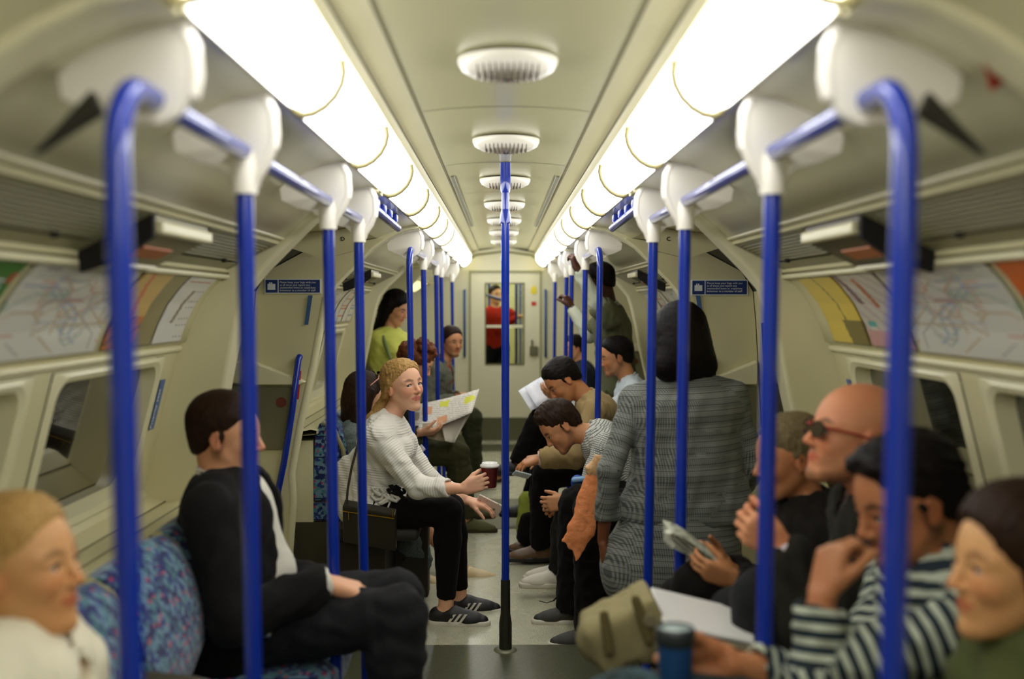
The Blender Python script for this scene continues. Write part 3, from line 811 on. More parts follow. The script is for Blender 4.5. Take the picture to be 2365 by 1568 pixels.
for sx, sn in SIDES:
    a = [P(px if sx < 0 else 2329-px, py, 5.57) for px, py in ((712, 682), (722, 682), (712, 750), (703, 750))]
    sticker('screen_sticker', [a[0], a[3], a[2], a[1]], mat('sticker_blue2', (60, 95, 140), .4), 'narrow blue strip sticker on the edge of the %s draught screen' % sn)
a = [P(x, y, 5.55) for x, y in ((691, 856), (696, 856), (690, 922), (684, 922))]
sticker('screen_sticker', [a[0], a[3], a[2], a[1]], RED, 'narrow red strip sticker low on the left draught screen edge')
a = [P(x, y, 1.42) for x, y in ((2265, 105), (2318, 85), (2385, 160), (2335, 192))]
sticker('warning_sticker', [Vector((p.x, p.y+(.06 if i in (2, 3) else 0), p.z)) for i, p in enumerate(a)], RED, 'blurred red sticker at the upper right corner of the ceiling')

# ------------------------------------------------------------------ seats
def seat(sx, yc, label, group, arm=True):
    """wall seat: moquette cushion and backrest, dark armrest on the far side"""
    root = thing('seat', label, 'seat', (sx*.85, yc, 0), group)
    hw = .232
    def shell(prof, y0, y1, crown):
        mb = MB(); n = len(prof); ny = 8; vs = []
        for j in range(ny+1):
            t = j/ny; y = y0+(y1-y0)*t; k = math.sin(PI*t)**.5*crown
            for (x, z, nx, nz) in prof: vs.append((sx*(x-nx*k), y, z+nz*k))
        fs = [(j*n+i, j*n+(i+1) % n, (j+1)*n+(i+1) % n, (j+1)*n+i) for j in range(ny) for i in range(n)]
        mb.add(vs, fs, 0, True); mb.add(vs[:n], [tuple(range(n))]); mb.add(vs[-n:], [tuple(range(n-1, -1, -1))])
        return mb
    back = [(.92, .45, 1, 0), (.855, .50, 1, 0), (.825, .58, 1, 0), (.825, .66, 1, 0), (.850, .76, 1, .1), (.895, .845, .7, .6), (.935, .872, .2, 1), (.985, .86, 0, .5), (1.01, .80, 0, 0), (1.02, .45, 0, 0)]
    shell(back, yc-hw, yc+hw, .014).build('backrest', MOQ, root, bevel=.008)
    cush = [(.50, .35, 0, 0), (.490, .40, .6, 0), (.495, .445, .6, .6), (.54, .465, .1, 1), (.75, .455, 0, 1), (1.0, .435, 0, 1), (1.06, .43, 0, 0), (1.06, .34, 0, 0)]
    shell(cush, yc-hw, yc+hw, .018).build('cushion', MOQ, root, bevel=.008)
    mb = MB()
    for s in (-1, 1):
        yy = yc+s*(hw+.008)
        mb.tube([(sx*.90, yy, .47), (sx*.845, yy, .58), (sx*.86, yy, .72), (sx*.91, yy, .835), (sx*.965, yy, .868)], .012, 8)
    mb.build('trim', mat('seat_trim', (150, 142, 96), .5), root)
    mb = MB(); mb.box((sx*.56, yc-.245, .0), (sx*1.27, yc+.245, .335)); mb.build('plinth', mat('seat_plinth', (66, 60, 38), .6), root)
    mb = MB(); mb.box((sx*1.02, yc-.245, .335), (sx*1.27, yc+.245, .77)); mb.build('back_box', CREAM2, root)
    if arm:
        y = yc+.245
        mb = MB(); mb.tube([(sx*1.05, y, .66), (sx*.90, y, .645), (sx*.72, y, .625), (sx*.66, y, .61), (sx*.655, y, .585)], [.021, .025, .026, .024, .012], 10); a = mb.build('armrest', mat('armrest_dark', (58, 52, 34), .5), root)
        mb = MB(); mb.tube([(sx*.665, y-.012, .60), (sx*.645, y-.012, .598)], [.013, .010], 10); mb.build('cap', mat('chrome', (200, 200, 190), .15, metal=1), a)
    return root
SEATS = {}
for sx, sn in SIDES:
    for i, y in enumerate((1.20, 1.70, 2.20, 2.70, 3.20)):
        SEATS[(sx, y)] = seat(sx, y, 'blue patterned seat on the %s, %s' % (sn, ['nearest the camera', 'second from the camera', 'third from the camera', 'fourth from the camera', 'last before the doorway']
                              [i]), 'blue seats along the %s side' % sn)
    for i, y in enumerate((5.98, 6.48, 6.98, 7.48)):
        seat(sx, y, 'blue patterned seat beyond the middle doorway on the %s, %s' % (sn, ['first', 'second', 'third', 'fourth'][i]+' in its row'), 'blue seats beyond the doorway, %s side' % sn)
    # folding seats standing in the doorway area
    for y in (5.1,):
        root = thing('perch_seat', 'dark perch seat inside the middle doorway on the %s' % sn, 'seat', (sx*.75, y, 0))
        mb = MB(); mb.box((sx*.40, y-.14, .40), (sx*.80, y+.50, .455)); mb.build('cushion', mat('perch_dark', (40, 36, 24), .7), root, bevel=.02)
        mb = MB(); mb.box((sx*.39, y+.38, 0), (sx*.78, y+.50, .40)); mb.box((sx*.56, y-.1, .05), (sx*.78, y+.38, .40)); mb.build('plinth', mat('case_brown', (40, 32, 14), .5), root, bevel=.012)
# ------------------------------------------------------------------ implicit-surface bodies
def V3(*a): return np.array(a, dtype=float)
def nrm(v):
    v = np.array(v, float); l = np.linalg.norm(v); return v/l if l > 1e-9 else v
def pw(p): return np.array(tuple(p), float)

def cap(a, b, ra, rb=None, lab=0, k=.012, sq=None, q=1.0, neg=False):
    return dict(t='c', a=np.array(a, float), b=np.array(b, float), ra=ra, rb=ra if rb is None else rb, lab=lab, k=k, sq=None if sq is None else nrm(sq), q=q, neg=neg)
def ell(c, r, R=None, lab=0, k=.02, neg=False):
    return dict(t='e', c=np.array(c, float), r=np.array(r, float), R=np.eye(3) if R is None else np.array(R, float), lab=lab, k=k, neg=neg)
def rbox(c, hs, R=None, r=.01, lab=0, k=.01, neg=False):
    return dict(t='b', c=np.array(c, float), hs=np.array(hs, float), R=np.eye(3) if R is None else np.array(R, float), r=r, lab=lab, k=k, neg=neg)
def half(p, n, k=.004):      # cuts away the side n points to
    return dict(t='h', p=np.array(p, float), n=nrm(n), k=k, neg=True, lab=0)

def bbox(p, m):
    if p['t'] == 'c':
        r = max(p['ra'], p['rb'])+m
        return np.minimum(p['a'], p['b'])-r, np.maximum(p['a'], p['b'])+r
    if p['t'] == 'b':
        e = np.abs(p['R'].T)@p['hs']+p['r']+m
        return p['c']-e, p['c']+e
    e = np.sqrt(((p['R'].T*p['r'])**2).sum(1))+m
    return p['c']-e, p['c']+e

def dist_prim(p, X, Y, Z):
    if p['t'] == 'c':
        ab = p['b']-p['a']; L2 = max(ab@ab, 1e-9)
        ax, ay, az = X-p['a'][0], Y-p['a'][1], Z-p['a'][2]
        t = np.clip((ax*ab[0]+ay*ab[1]+az*ab[2])/L2, 0, 1)
        vx, vy, vz = ax-t*ab[0], ay-t*ab[1], az-t*ab[2]
        d2 = vx*vx+vy*vy+vz*vz
        if p['sq'] is not None:
            n = p['sq']; vn = vx*n[0]+vy*n[1]+vz*n[2]; d2 = d2+(p['q']**2-1)*vn*vn
        return np.sqrt(np.maximum(d2, 1e-12))-(p['ra']+t*(p['rb']-p['ra']))
    R = p['R']; x, y, z = X-p['c'][0], Y-p['c'][1], Z-p['c'][2]
    if p['t'] == 'b':
        q = [np.abs(R[i][0]*x+R[i][1]*y+R[i][2]*z)-p['hs'][i] for i in range(3)]
        return np.sqrt(np.maximum(q[0], 0)**2+np.maximum(q[1], 0)**2+np.maximum(q[2], 0)**2)+np.minimum(np.maximum(np.maximum(q[0], q[1]), q[2]), 0)-p['r']
    u = (R[0][0]*x+R[0][1]*y+R[0][2]*z)/p['r'][0]; v = (R[1][0]*x+R[1][1]*y+R[1][2]*z)/p['r'][1]; w_ = (R[2][0]*x+R[2][1]*y+R[2][2]*z)/p['r'][2]
    k0 = np.sqrt(u*u+v*v+w_*w_); k1 = np.sqrt((u/p['r'][0])**2+(v/p['r'][1])**2+(w_/p['r'][2])**2)
    return k0*(k0-1)/np.maximum(k1, 1e-6)

def axis_grid(lo, hi, step, fine, fstep):
    """coordinates from lo to hi with finer steps inside the intervals in fine"""
    cuts = sorted(set([lo, hi]+[min(max(c, lo), hi) for f in fine for c in f])); out = [lo]
    for a, b in zip(cuts[:-1], cuts[1:]):
        if b-a < 1e-6: continue
        m_ = (a+b)/2; st = fstep if any(f[0] <= m_ <= f[1] for f in fine) else step
        n = max(1, int(math.ceil((b-a)/st)))
        out += list(a+(b-a)*np.arange(1, n+1)/n)
    return np.array(out, dtype=np.float32)

def sdf_mesh(prims, step=.012, fine=(), fstep=.005, wr=0, wr_l=.05, seed=0):
    pos = [p for p in prims if not p['neg']]
    bb = [bbox(p, .02) for p in pos]
    lo = np.min([b[0] for b in bb], 0); hi = np.max([b[1] for b in bb], 0)
    g = [axis_grid(lo[i], hi[i], step, [(f[0][i], f[1][i]) for f in fine], fstep) for i in range(3)]
    D = np.full([len(a) for a in g], .5, dtype=np.float32); L = np.zeros(D.shape, dtype=np.int16); Dm = np.full(D.shape, .5, dtype=np.float32)
    for i, p in enumerate(prims):
        if p['t'] == 'h': sl = (slice(None),)*3
        else:
            b0, b1 = bbox(p, .03+p['k'])
            sl = []
            for ax in range(3):
                a = np.searchsorted(g[ax], b0[ax]); b = np.searchsorted(g[ax], b1[ax]); sl.append(slice(max(0, a-1), min(len(g[ax]), b+1)))
            sl = tuple(sl)
        X, Y, Z = g[0][sl[0]][:, None, None], g[1][sl[1]][None, :, None], g[2][sl[2]][None, None, :]
        if X.size == 0 or Y.size == 0 or Z.size == 0: continue
        if p['t'] == 'h':
            d = (-((X-p['p'][0])*p['n'][0]+(Y-p['p'][1])*p['n'][1]+(Z-p['p'][2])*p['n'][2])).astype(np.float32)
        else: d = dist_prim(p, X, Y, Z).astype(np.float32)
        A = D[sl]; k = p['k']
        if p['neg']:
            h = np.maximum(k-np.abs(A+d), 0)/k; D[sl] = np.maximum(A, -d)+h*h*k*.25
        else:
            h = np.maximum(k-np.abs(A-d), 0)/k; D[sl] = np.minimum(A, d)-h*h*k*.25
            m_ = d < Dm[sl]; L[sl] = np.where(m_, i, L[sl]); Dm[sl] = np.where(m_, d, Dm[sl])
    if wr:
        X, Y, Z = g[0][:, None, None], g[1][None, :, None], g[2][None, None, :]
        rs = np.random.RandomState(seed); N = 0
        q = 6.283/wr_l
        for s in range(3):
            a = rs.randn(3); a /= np.linalg.norm(a)*1.0; b = rs.randn(3)
            ph = rs.rand()*6.28
            N = N+np.sin(q*(a[0]*X+a[1]*Y+a[2]*Z)*(.7+.3*s)+ph+1.6*np.sin(q*.4*(b[0]*X+b[1]*Y+b[2]*Z)))
        D += (wr*N/2.2).astype(np.float32)
    return nets(D, L, g)

def nets(D, L, g):
    S = D < 0
    nx, ny, nz = D.shape
    any_ = np.zeros((nx-1, ny-1, nz-1), bool); all_ = np.ones_like(any_)
    for i in (0, 1):
        for j in (0, 1):
            for k in (0, 1):
                c = S[i:nx-1+i, j:ny-1+j, k:nz-1+k]; any_ |= c; all_ &= c
    M = any_ & ~all_
    ci, cj, ck = np.nonzero(M); n = len(ci)
    idx = np.full(M.shape, -1, np.int32); idx[ci, cj, ck] = np.arange(n)
    acc = np.zeros((n, 3)); cnt = np.zeros(n)
    corners = [(i, j, k) for i in (0, 1) for j in (0, 1) for k in (0, 1)]
    best = np.full(n, 9.); lab = np.zeros(n, np.int16)
    for o0 in corners:
        d0 = D[ci+o0[0], cj+o0[1], ck+o0[2]]
        b = np.abs(d0) < best; best = np.where(b, np.abs(d0), best); lab = np.where(b, L[ci+o0[0], cj+o0[1], ck+o0[2]], lab)
        for ax in range(3):
            if o0[ax]: continue
            o1 = list(o0); o1[ax] = 1
            d1 = D[ci+o1[0], cj+o1[1], ck+o1[2]]
            m_ = (d0 < 0) != (d1 < 0); t = np.where(m_, d0/np.where(m_, d0-d1, 1), 0)
            p0 = np.stack([g[0][ci+o0[0]], g[1][cj+o0[1]], g[2][ck+o0[2]]], 1); p1 = np.stack([g[0][ci+o1[0]], g[1][cj+o1[1]], g[2][ck+o1[2]]], 1)
            acc += np.where(m_[:, None], p0+(p1-p0)*t[:, None], 0); cnt += m_
    verts = acc/np.maximum(cnt, 1)[:, None]
    quads = []
    for ax in range(3):
        sl0 = [slice(1, -1)]*3; sl1 = [slice(1, -1)]*3
        sl0[ax] = slice(0, -1); sl1[ax] = slice(1, None)
        a = S[tuple(sl0)]; b = S[tuple(sl1)]
        i, j, k = np.nonzero(a != b); sg = a[i, j, k]
        off = [1, 1, 1]; off[ax] = 0
        i, j, k = i+off[0], j+off[1], k+off[2]
        u, v = (ax+1) % 3, (ax+2) % 3
        def at(du, dv):
            c = [i, j, k]; c[u] = c[u]-du; c[v] = c[v]-dv
            return idx[c[0], c[1], c[2]]
        q = np.stack([at(1, 1), at(0, 1), at(0, 0), at(1, 0)], 1)
        q[~sg] = q[~sg][:, ::-1]
        quads.append(q[(q >= 0).all(1)])
    return verts, np.concatenate(quads), lab

def smooth_verts(v, q, it=1, f=.5):
    for _ in range(it):
        acc = np.zeros_like(v); c = np.zeros(len(v))
        for a in range(4):
            for b in ((a+1) % 4, (a+3) % 4):
                np.add.at(acc, q[:, a], v[q[:, b]]); np.add.at(c, q[:, a], 1)
        v = v*(1-f)+f*acc/np.maximum(c, 1)[:, None]
    return v

def sdf_object(name, prims, mats, parent, step=.012, fine=(), fstep=.005, wr=0, wr_l=.05, seed=0, smooth=1, label=None):
    v, q, lab = sdf_mesh(prims, step, fine, fstep, wr, wr_l, seed)
    v = smooth_verts(v, q, smooth)
    off = np.array(tuple(parent_loc(parent)))
    me = bpy.data.meshes.new(name)
    me.vertices.add(len(v)); me.vertices.foreach_set('co', (v-off).astype(np.float32).ravel())
    me.loops.add(len(q)*4); me.loops.foreach_set('vertex_index', q.astype(np.int32).ravel())
    me.polygons.add(len(q)); me.polygons.foreach_set('loop_start', np.arange(0, len(q)*4, 4, dtype=np.int32))
    for m_ in mats: me.materials.append(m_)
    lm = np.array([p['lab'] for p in prims], np.int32)
    me.polygons.foreach_set('material_index', lm[lab[q[:, 0]]].astype(np.int32))
    me.update(calc_edges=True)
    me.polygons.foreach_set('use_smooth', np.ones(len(q), bool))
    al = np.zeros(len(v), np.float32)
    for i, p in enumerate(prims):
        if p['t'] != 'c': continue
        m_ = lab == i
        if m_.any():
            ab = p['b']-p['a']; l = np.linalg.norm(ab)
            if l > 1e-6: al[m_] = (v[m_]-p['a'])@(ab/l)+p.get('off', 0)
    for i, p in enumerate(prims):
        if p['t'] == 'e':
            m_ = lab == i
            if m_.any(): al[m_] = (v[m_]-p['c'])@np.array(p.get('dir', (0, 0, 1)))
        elif 'dir' in p:
            m_ = lab == i
            if m_.any(): al[m_] = (v[m_]-p['a'])@np.array(p['dir'])
    at_ = me.attributes.new('along', 'FLOAT', 'POINT'); at_.data.foreach_set('value', al)
    sm_ = np.zeros(len(v), np.float32); df = (lab[q] != lab[q[:, :1]]).any(1); sm_[q[df].ravel()] = 1
    for _ in range(1): sm_[q[(sm_[q] > 0).any(1)].ravel()] = np.maximum(sm_[q[(sm_[q] > 0).any(1)].ravel()], .6)
    at_ = me.attributes.new('seam', 'FLOAT', 'POINT'); at_.data.foreach_set('value', sm_)
    o = bpy.data.objects.new(name, me); COL.objects.link(o); o.parent = parent
    if label: o['label'] = label
    return o

# ------------------------------------------------------------------ anatomy
def frame(fwd, up):
    f = nrm(fwd); u = np.array(up, float); u = nrm(u-f*(u@f)); return f, np.cross(u, f), u   # forward, left, up
def ik(a, b, l1, l2, hint):
    d = b-a; L = np.linalg.norm(d); s = 1
    if L > (l1+l2)*.995: s = L/((l1+l2)*.995)
    l1, l2 = l1*s, l2*s
    x = (l1*l1-l2*l2+L*L)/(2*L); h = math.sqrt(max(0, l1*l1-x*x)); e = d/L
    hv = np.array(hint, float); hv = hv-e*(hv@e)
    return a+e*x+nrm(hv)*h

def head_prims(c, f, l, u, s, fem=False, lipm=1, browm=2, chin=1.0):
    R = np.array([f, l, u])
    def w_(x, y, z): return c+s*(x*f+y*l+z*u)
    def E(x, y, z, a, b, d, lab=0, k=.02, neg=False): return ell(w_(x, y, z), (a*s, b*s, d*s), R, lab, k*s, neg)
    def C(p, q, ra, rb=None, lab=0, k=.012, **kw): return cap(w_(*p), w_(*q), ra*s, (ra if rb is None else rb)*s, lab, k*s, **kw)
    jw = .042 if fem else .052
    P_ = [E(-.012, 0, .035, .094, .075, .086, k=.02),
          E(.030, 0, .012, .060, .062, .080, k=.03),
          E(.032, 0, -.052, .052, jw, .050, k=.03),
          C((.000, jw*.95, -.040), (.060, jw*.38, -.093), .015, .012, k=.03), C((.000, -jw*.95, -.040), (.060, -jw*.38, -.093), .015, .012, k=.03),
          E(.077, 0, -.095*chin, .014, .014 if fem else .022, .016, k=.022),
          E(.060, .035, -.022, .024, .020, .022, k=.02), E(.060, -.035, -.022, .024, .020, .022, k=.02),
          C((.0775, .012, .022), (.069, .046, .019), .0085, .008, k=.014), C((.0775, -.012, .022), (.069, -.046, .019), .0085, .008, k=.014),
          C((.084, 0, .016), (.104, 0, -.021), .0060, .0080, k=.012), E(.104, 0, -.028, .0105, .0085, .0078, k=.008),
          E(.095, .010, -.031, .0085, .006, .006, k=.006), E(.095, -.010, -.031, .0085, .006, .006, k=.006),
          E(.072, 0, -.058, .020, .024, .020, k=.015),
          E(.094, .031, .003, .012, .0150, .0085, k=.010, neg=True), E(.094, -.031, .003, .012, .0150, .0085, k=.010, neg=True)]
    for sg in (1, -1):
        P_ += [C((.0840, sg*.0195, .0085), (.0865, sg*.029, .0125), .0030, .0034, k=.003), C((.0865, sg*.029, .0125), (.0815, sg*.0445, .0065), .0034, .0028, k=.003),
               C((.0840, sg*.0195, -.0045), (.0850, sg*.030, -.0080), .0026, .0030, k=.004), C((.0850, sg*.030, -.0080), (.0800, sg*.0440, -.0040), .0030, .0026, k=.004)]
    LP = [C((.0875, -.008, -.0522), (.0875, .008, -.0522), .0036, .0036, k=.006), C((.0835, -.0200, -.0558), (.0875, -.007, -.0526), .0020, .0036, k=.005), C((.0835, .0200, -.0558), (.0875, .007, -.0526), .0020, .0036, k=.005),
          C((.0862, -.009, -.0602), (.0862, .009, -.0602), .0046, k=.006)]
    P_ += LP+[C((.0905, -.018, -.0562), (.0905, .018, -.0562), .0013, k=.002, neg=True)]
    BR = []
    for sg in (1, -1): BR += [C((.086, sg*.014, .0225), (.083, sg*.030, .0265), .0034, .0032), C((.083, sg*.030, .0265), (.074, sg*.047, .0225), .0032, .0016)]
    ST = [E(.030, 0, -.055, .056, .056, .054), C((.000, .050, -.040), (.058, .023, -.092), .021, .020), C((.000, -.050, -.040), (.058, -.023, -.092), .021, .020), E(.078, 0, -.098, .022, .028, .020),
          C((.006, .062, -.005), (.002, .060, -.04), .015, .015), C((.006, -.062, -.005), (.002, -.060, -.04), .015, .015), C((.0925, -.020, -.044), (.0925, .020, -.044), .0065)]
    SN = [E(.092, .034, -.005, .05, .034, .042), E(.092, -.034, -.005, .05, .034, .042), E(.115, 0, -.018, .03, .02, .021)]
    head_prims.masks = dict(lip=(LP, [], .0042, .003), brow=(BR, [], .0042, .003), stub=(ST, SN, 0, .008),
                            blush=([E(.078, .040, -.022, .022, .018, .018), E(.078, -.040, -.022, .022, .018, .018), E(.108, 0, -.026, .013, .012, .012), E(-.004, .078, -.004, .03, .02, .035), E(-.004, -.078, -.004, .03, .02, .035)], [], 0, .03))
    for sg in (1, -1):
        el = np.array([nrm(f*.95+l*sg*.35), nrm(l-f*.35*sg), u])
        P_ += [ell(w_(-.004, sg*.074, -.004), (.018*s, .0065*s, .030*s), el, 0, .008*s),
               ell(w_(-.002, sg*.082, -.002), (.010*s, .0055*s, .019*s), el, 0, .004*s, neg=True),
               C((.006, sg*.072, -.008), (.004, sg*.074, -.024), .006, .006, k=.006)]
    return P_, w_

def eyes_obj(root, w_, f, l, u, s, gaze=None, iris=None):
    gz = nrm(f if gaze is None else gaze)
    def ball(mb, c, r, mi):
        n = 12; vs = []; fs = []
        for i in range(n+1):
            for j in range(n):
                a = PI*i/n; b = 2*PI*j/n; vs.append(c+r*V3(math.sin(a)*math.cos(b), math.sin(a)*math.sin(b), math.cos(a)))
        for i in range(n):
            for j in range(n): fs.append((i*n+j, i*n+(j+1) % n, (i+1)*n+(j+1) % n, (i+1)*n+j))
        mb.add(vs, fs, mi, True)
    mats = [mat('eye_white', (215, 208, 198), .15), iris or mat('iris_brown', (52, 34, 20), .15)]
    for sg in (1, -1):
        c = w_(.0735, sg*.031, .002); mb = MB()
        ball(mb, c, .0124*s, 0); ball(mb, c+gz*.0078*s, .0060*s, 1)
        e = mb.build('eye', mats, root)
        mb = MB(); mb.tube([tuple(w_(x, sg*y, z)) for x, y, z in ((.0860, .0190, .0050), (.0885, .0245, .0085), (.0888, .030, .0096), (.0870, .037, .0078), (.0835, .0440, .0040))], [.0009*s, .0013*s, .0015*s, .0015*s, .0010*s], 6)
        mb.build('eyelashes', mat('lash_dark', (60, 36, 24), .7), e if False else root)
    return e

def hand_prims(wr, d, pn, thumb_side, s=1.0, curl=(.5, .5, .5, .5), tcurl=.4, lab=0, spread=.10, bend=None):
    """wr wrist, d direction of the hand, pn direction the palm faces, thumb_side +1/-1 along lat = d x pn"""
    d = nrm(d); pn = np.array(pn, float); pn = nrm(pn-d*(pn@d)); lat = np.cross(d, pn)*thumb_side
    P_ = []
    def w_(a, b, c): return wr+s*(a*d+b*lat+c*pn)
    kn = [(.088, .030), (.092, .010), (.087, -.010), (.078, -.028)]; ln = [.072, .080, .074, .058]; rd = [.0092, .0095, .009, .0078]
    for (a, b) in kn: P_.append(cap(w_(.0, b*.62, 0), w_(a-.006, b, 0), .0165*s, .0125*s, lab, .010*s))
    P_.append(cap(w_(.03, .028, .008), w_(.06, .016, .010), .014*s, .012*s, lab, .012*s))
    P_.append(cap(w_(.02, -.022, .008), w_(.06, -.022, .006), .013*s, .011*s, lab, .012*s))
    for i in range(4):
        p = w_(kn[i][0]-.004, kn[i][1], 0); dirn = nrm(d+lat*spread*(1.5-i)/1.5*.8); a = 0
        axis_d, axis_n = dirn, pn
        for j, (fr, rr_) in enumerate(((.45, 1), (.31, .92), (.24, .82))):
            a += curl[i]*(.9 if j == 0 else 1.05)
            v = axis_d*math.cos(a)+axis_n*math.sin(a); q = p+v*ln[i]*fr*s
            P_.append(cap(p, q, rd[i]*rr_*s, rd[i]*(rr_-.08)*s, lab, .003*s)); p = q
    p = w_(.022, .026, .006); a = .75-tcurl*.3; v = nrm(d*math.cos(a)+lat*math.sin(a)+pn*.35*(.5+tcurl)); q = p+v*.042*s
    P_.append(cap(p, q, .0150*s, .0115*s, lab, .010*s)); p = q
    v2 = nrm(v*1.0+d*.45*tcurl*2+pn*tcurl*.9-lat*tcurl*.6); q = p+v2*.032*s; P_.append(cap(p, q, .0108*s, .0098*s, lab, .004*s)); p = q
    v3 = nrm(v2+pn*tcurl*.5+d*.3*tcurl); q = p+v3*.026*s; P_.append(cap(p, q, .0098*s, .0078*s, lab, .004*s))
    return P_

def skin(name, c, rough=.5, brow=(45, 30, 20), stub=None, lip=None):
    m = mat('skin_'+name, c, rough, .35, sss=.10, vary=(9, tuple(max(0, x-12) if i else x for i, x in enumerate(c)), .35, .75), bump=(180, .12, .0008))
    nt, b = nodes_of(m); cur = b.inputs['Base Color'].links[0].from_socket
    lip = lip or (c[0]*.86, c[1]*.62, c[2]*.62)
    for nm, col, k in (('blush', (c[0], c[1]*.80, c[2]*.76), .5), ('stub', stub, .75), ('lip', lip, .9), ('brow', brow, .9)):
        if col is None: continue
        at_ = nt.nodes.new('ShaderNodeAttribute'); at_.attribute_name = nm
        cur = mixc(nt, math_node(nt, 'MULTIPLY', at_.outputs['Fac'], k), cur, lin(col))
    nt.links.new(cur, b.inputs['Base Color'])
    return m
def cloth(name, c, bump=(220, .35, .0012), vary=None, rough=.85): return mat(name, c, rough, .10, sheen=.03, bump=bump, vary=vary)
def along_stripes(name, c1, c2, period, duty=.5, sharp=.06, axis=None, third=None):
    """stripes across the limb, following the cloth"""
    if name in _M: return _M[name]
    m = mat(name, c1, .85, .15); nt, b = nodes_of(m)
    at_ = nt.nodes.new('ShaderNodeAttribute'); at_.attribute_name = 'along'
    fr = math_node(nt, 'FRACT', math_node(nt, 'DIVIDE', at_.outputs['Fac'], period))
    f = math_node(nt, 'LESS_THAN', fr, duty)
    nt.links.new(mixc(nt, f, lin(c1), lin(c2)), b.inputs['Base Color'])
    return m

def hair_mat(name, c, c2, rough=.55):
    if name in _M: return _M[name]
    m = mat(name, c, rough, .15); nt, b = nodes_of(m)
    tc = nt.nodes.new('ShaderNodeTexCoord'); mp = nt.nodes.new('ShaderNodeMapping'); mp.inputs['Scale'].default_value = (190, 190, 12)
    nt.links.new(tc.outputs['Object'], mp.inputs[0])
    n = nt.nodes.new('ShaderNodeTexNoise'); n.inputs['Scale'].default_value = 1.4; n.inputs['Detail'].default_value = 4
    nt.links.new(mp.outputs[0], n.inputs['Vector'])
    r = nt.nodes.new('ShaderNodeMapRange'); r.inputs[1].default_value = .35; r.inputs[2].default_value = .65
    nt.links.new(n.outputs['Fac'], r.inputs[0])
    nt.links.new(mixc(nt, r.outputs[0], lin(c), lin(c2)), b.inputs['Base Color'])
    bp = nt.nodes.new('ShaderNodeBump'); bp.inputs['Strength'].default_value = .6; bp.inputs['Distance'].default_value = .003
    nt.links.new(n.outputs['Fac'], bp.inputs['Height']); nt.links.new(bp.outputs['Normal'], b.inputs['Normal'])
    return m

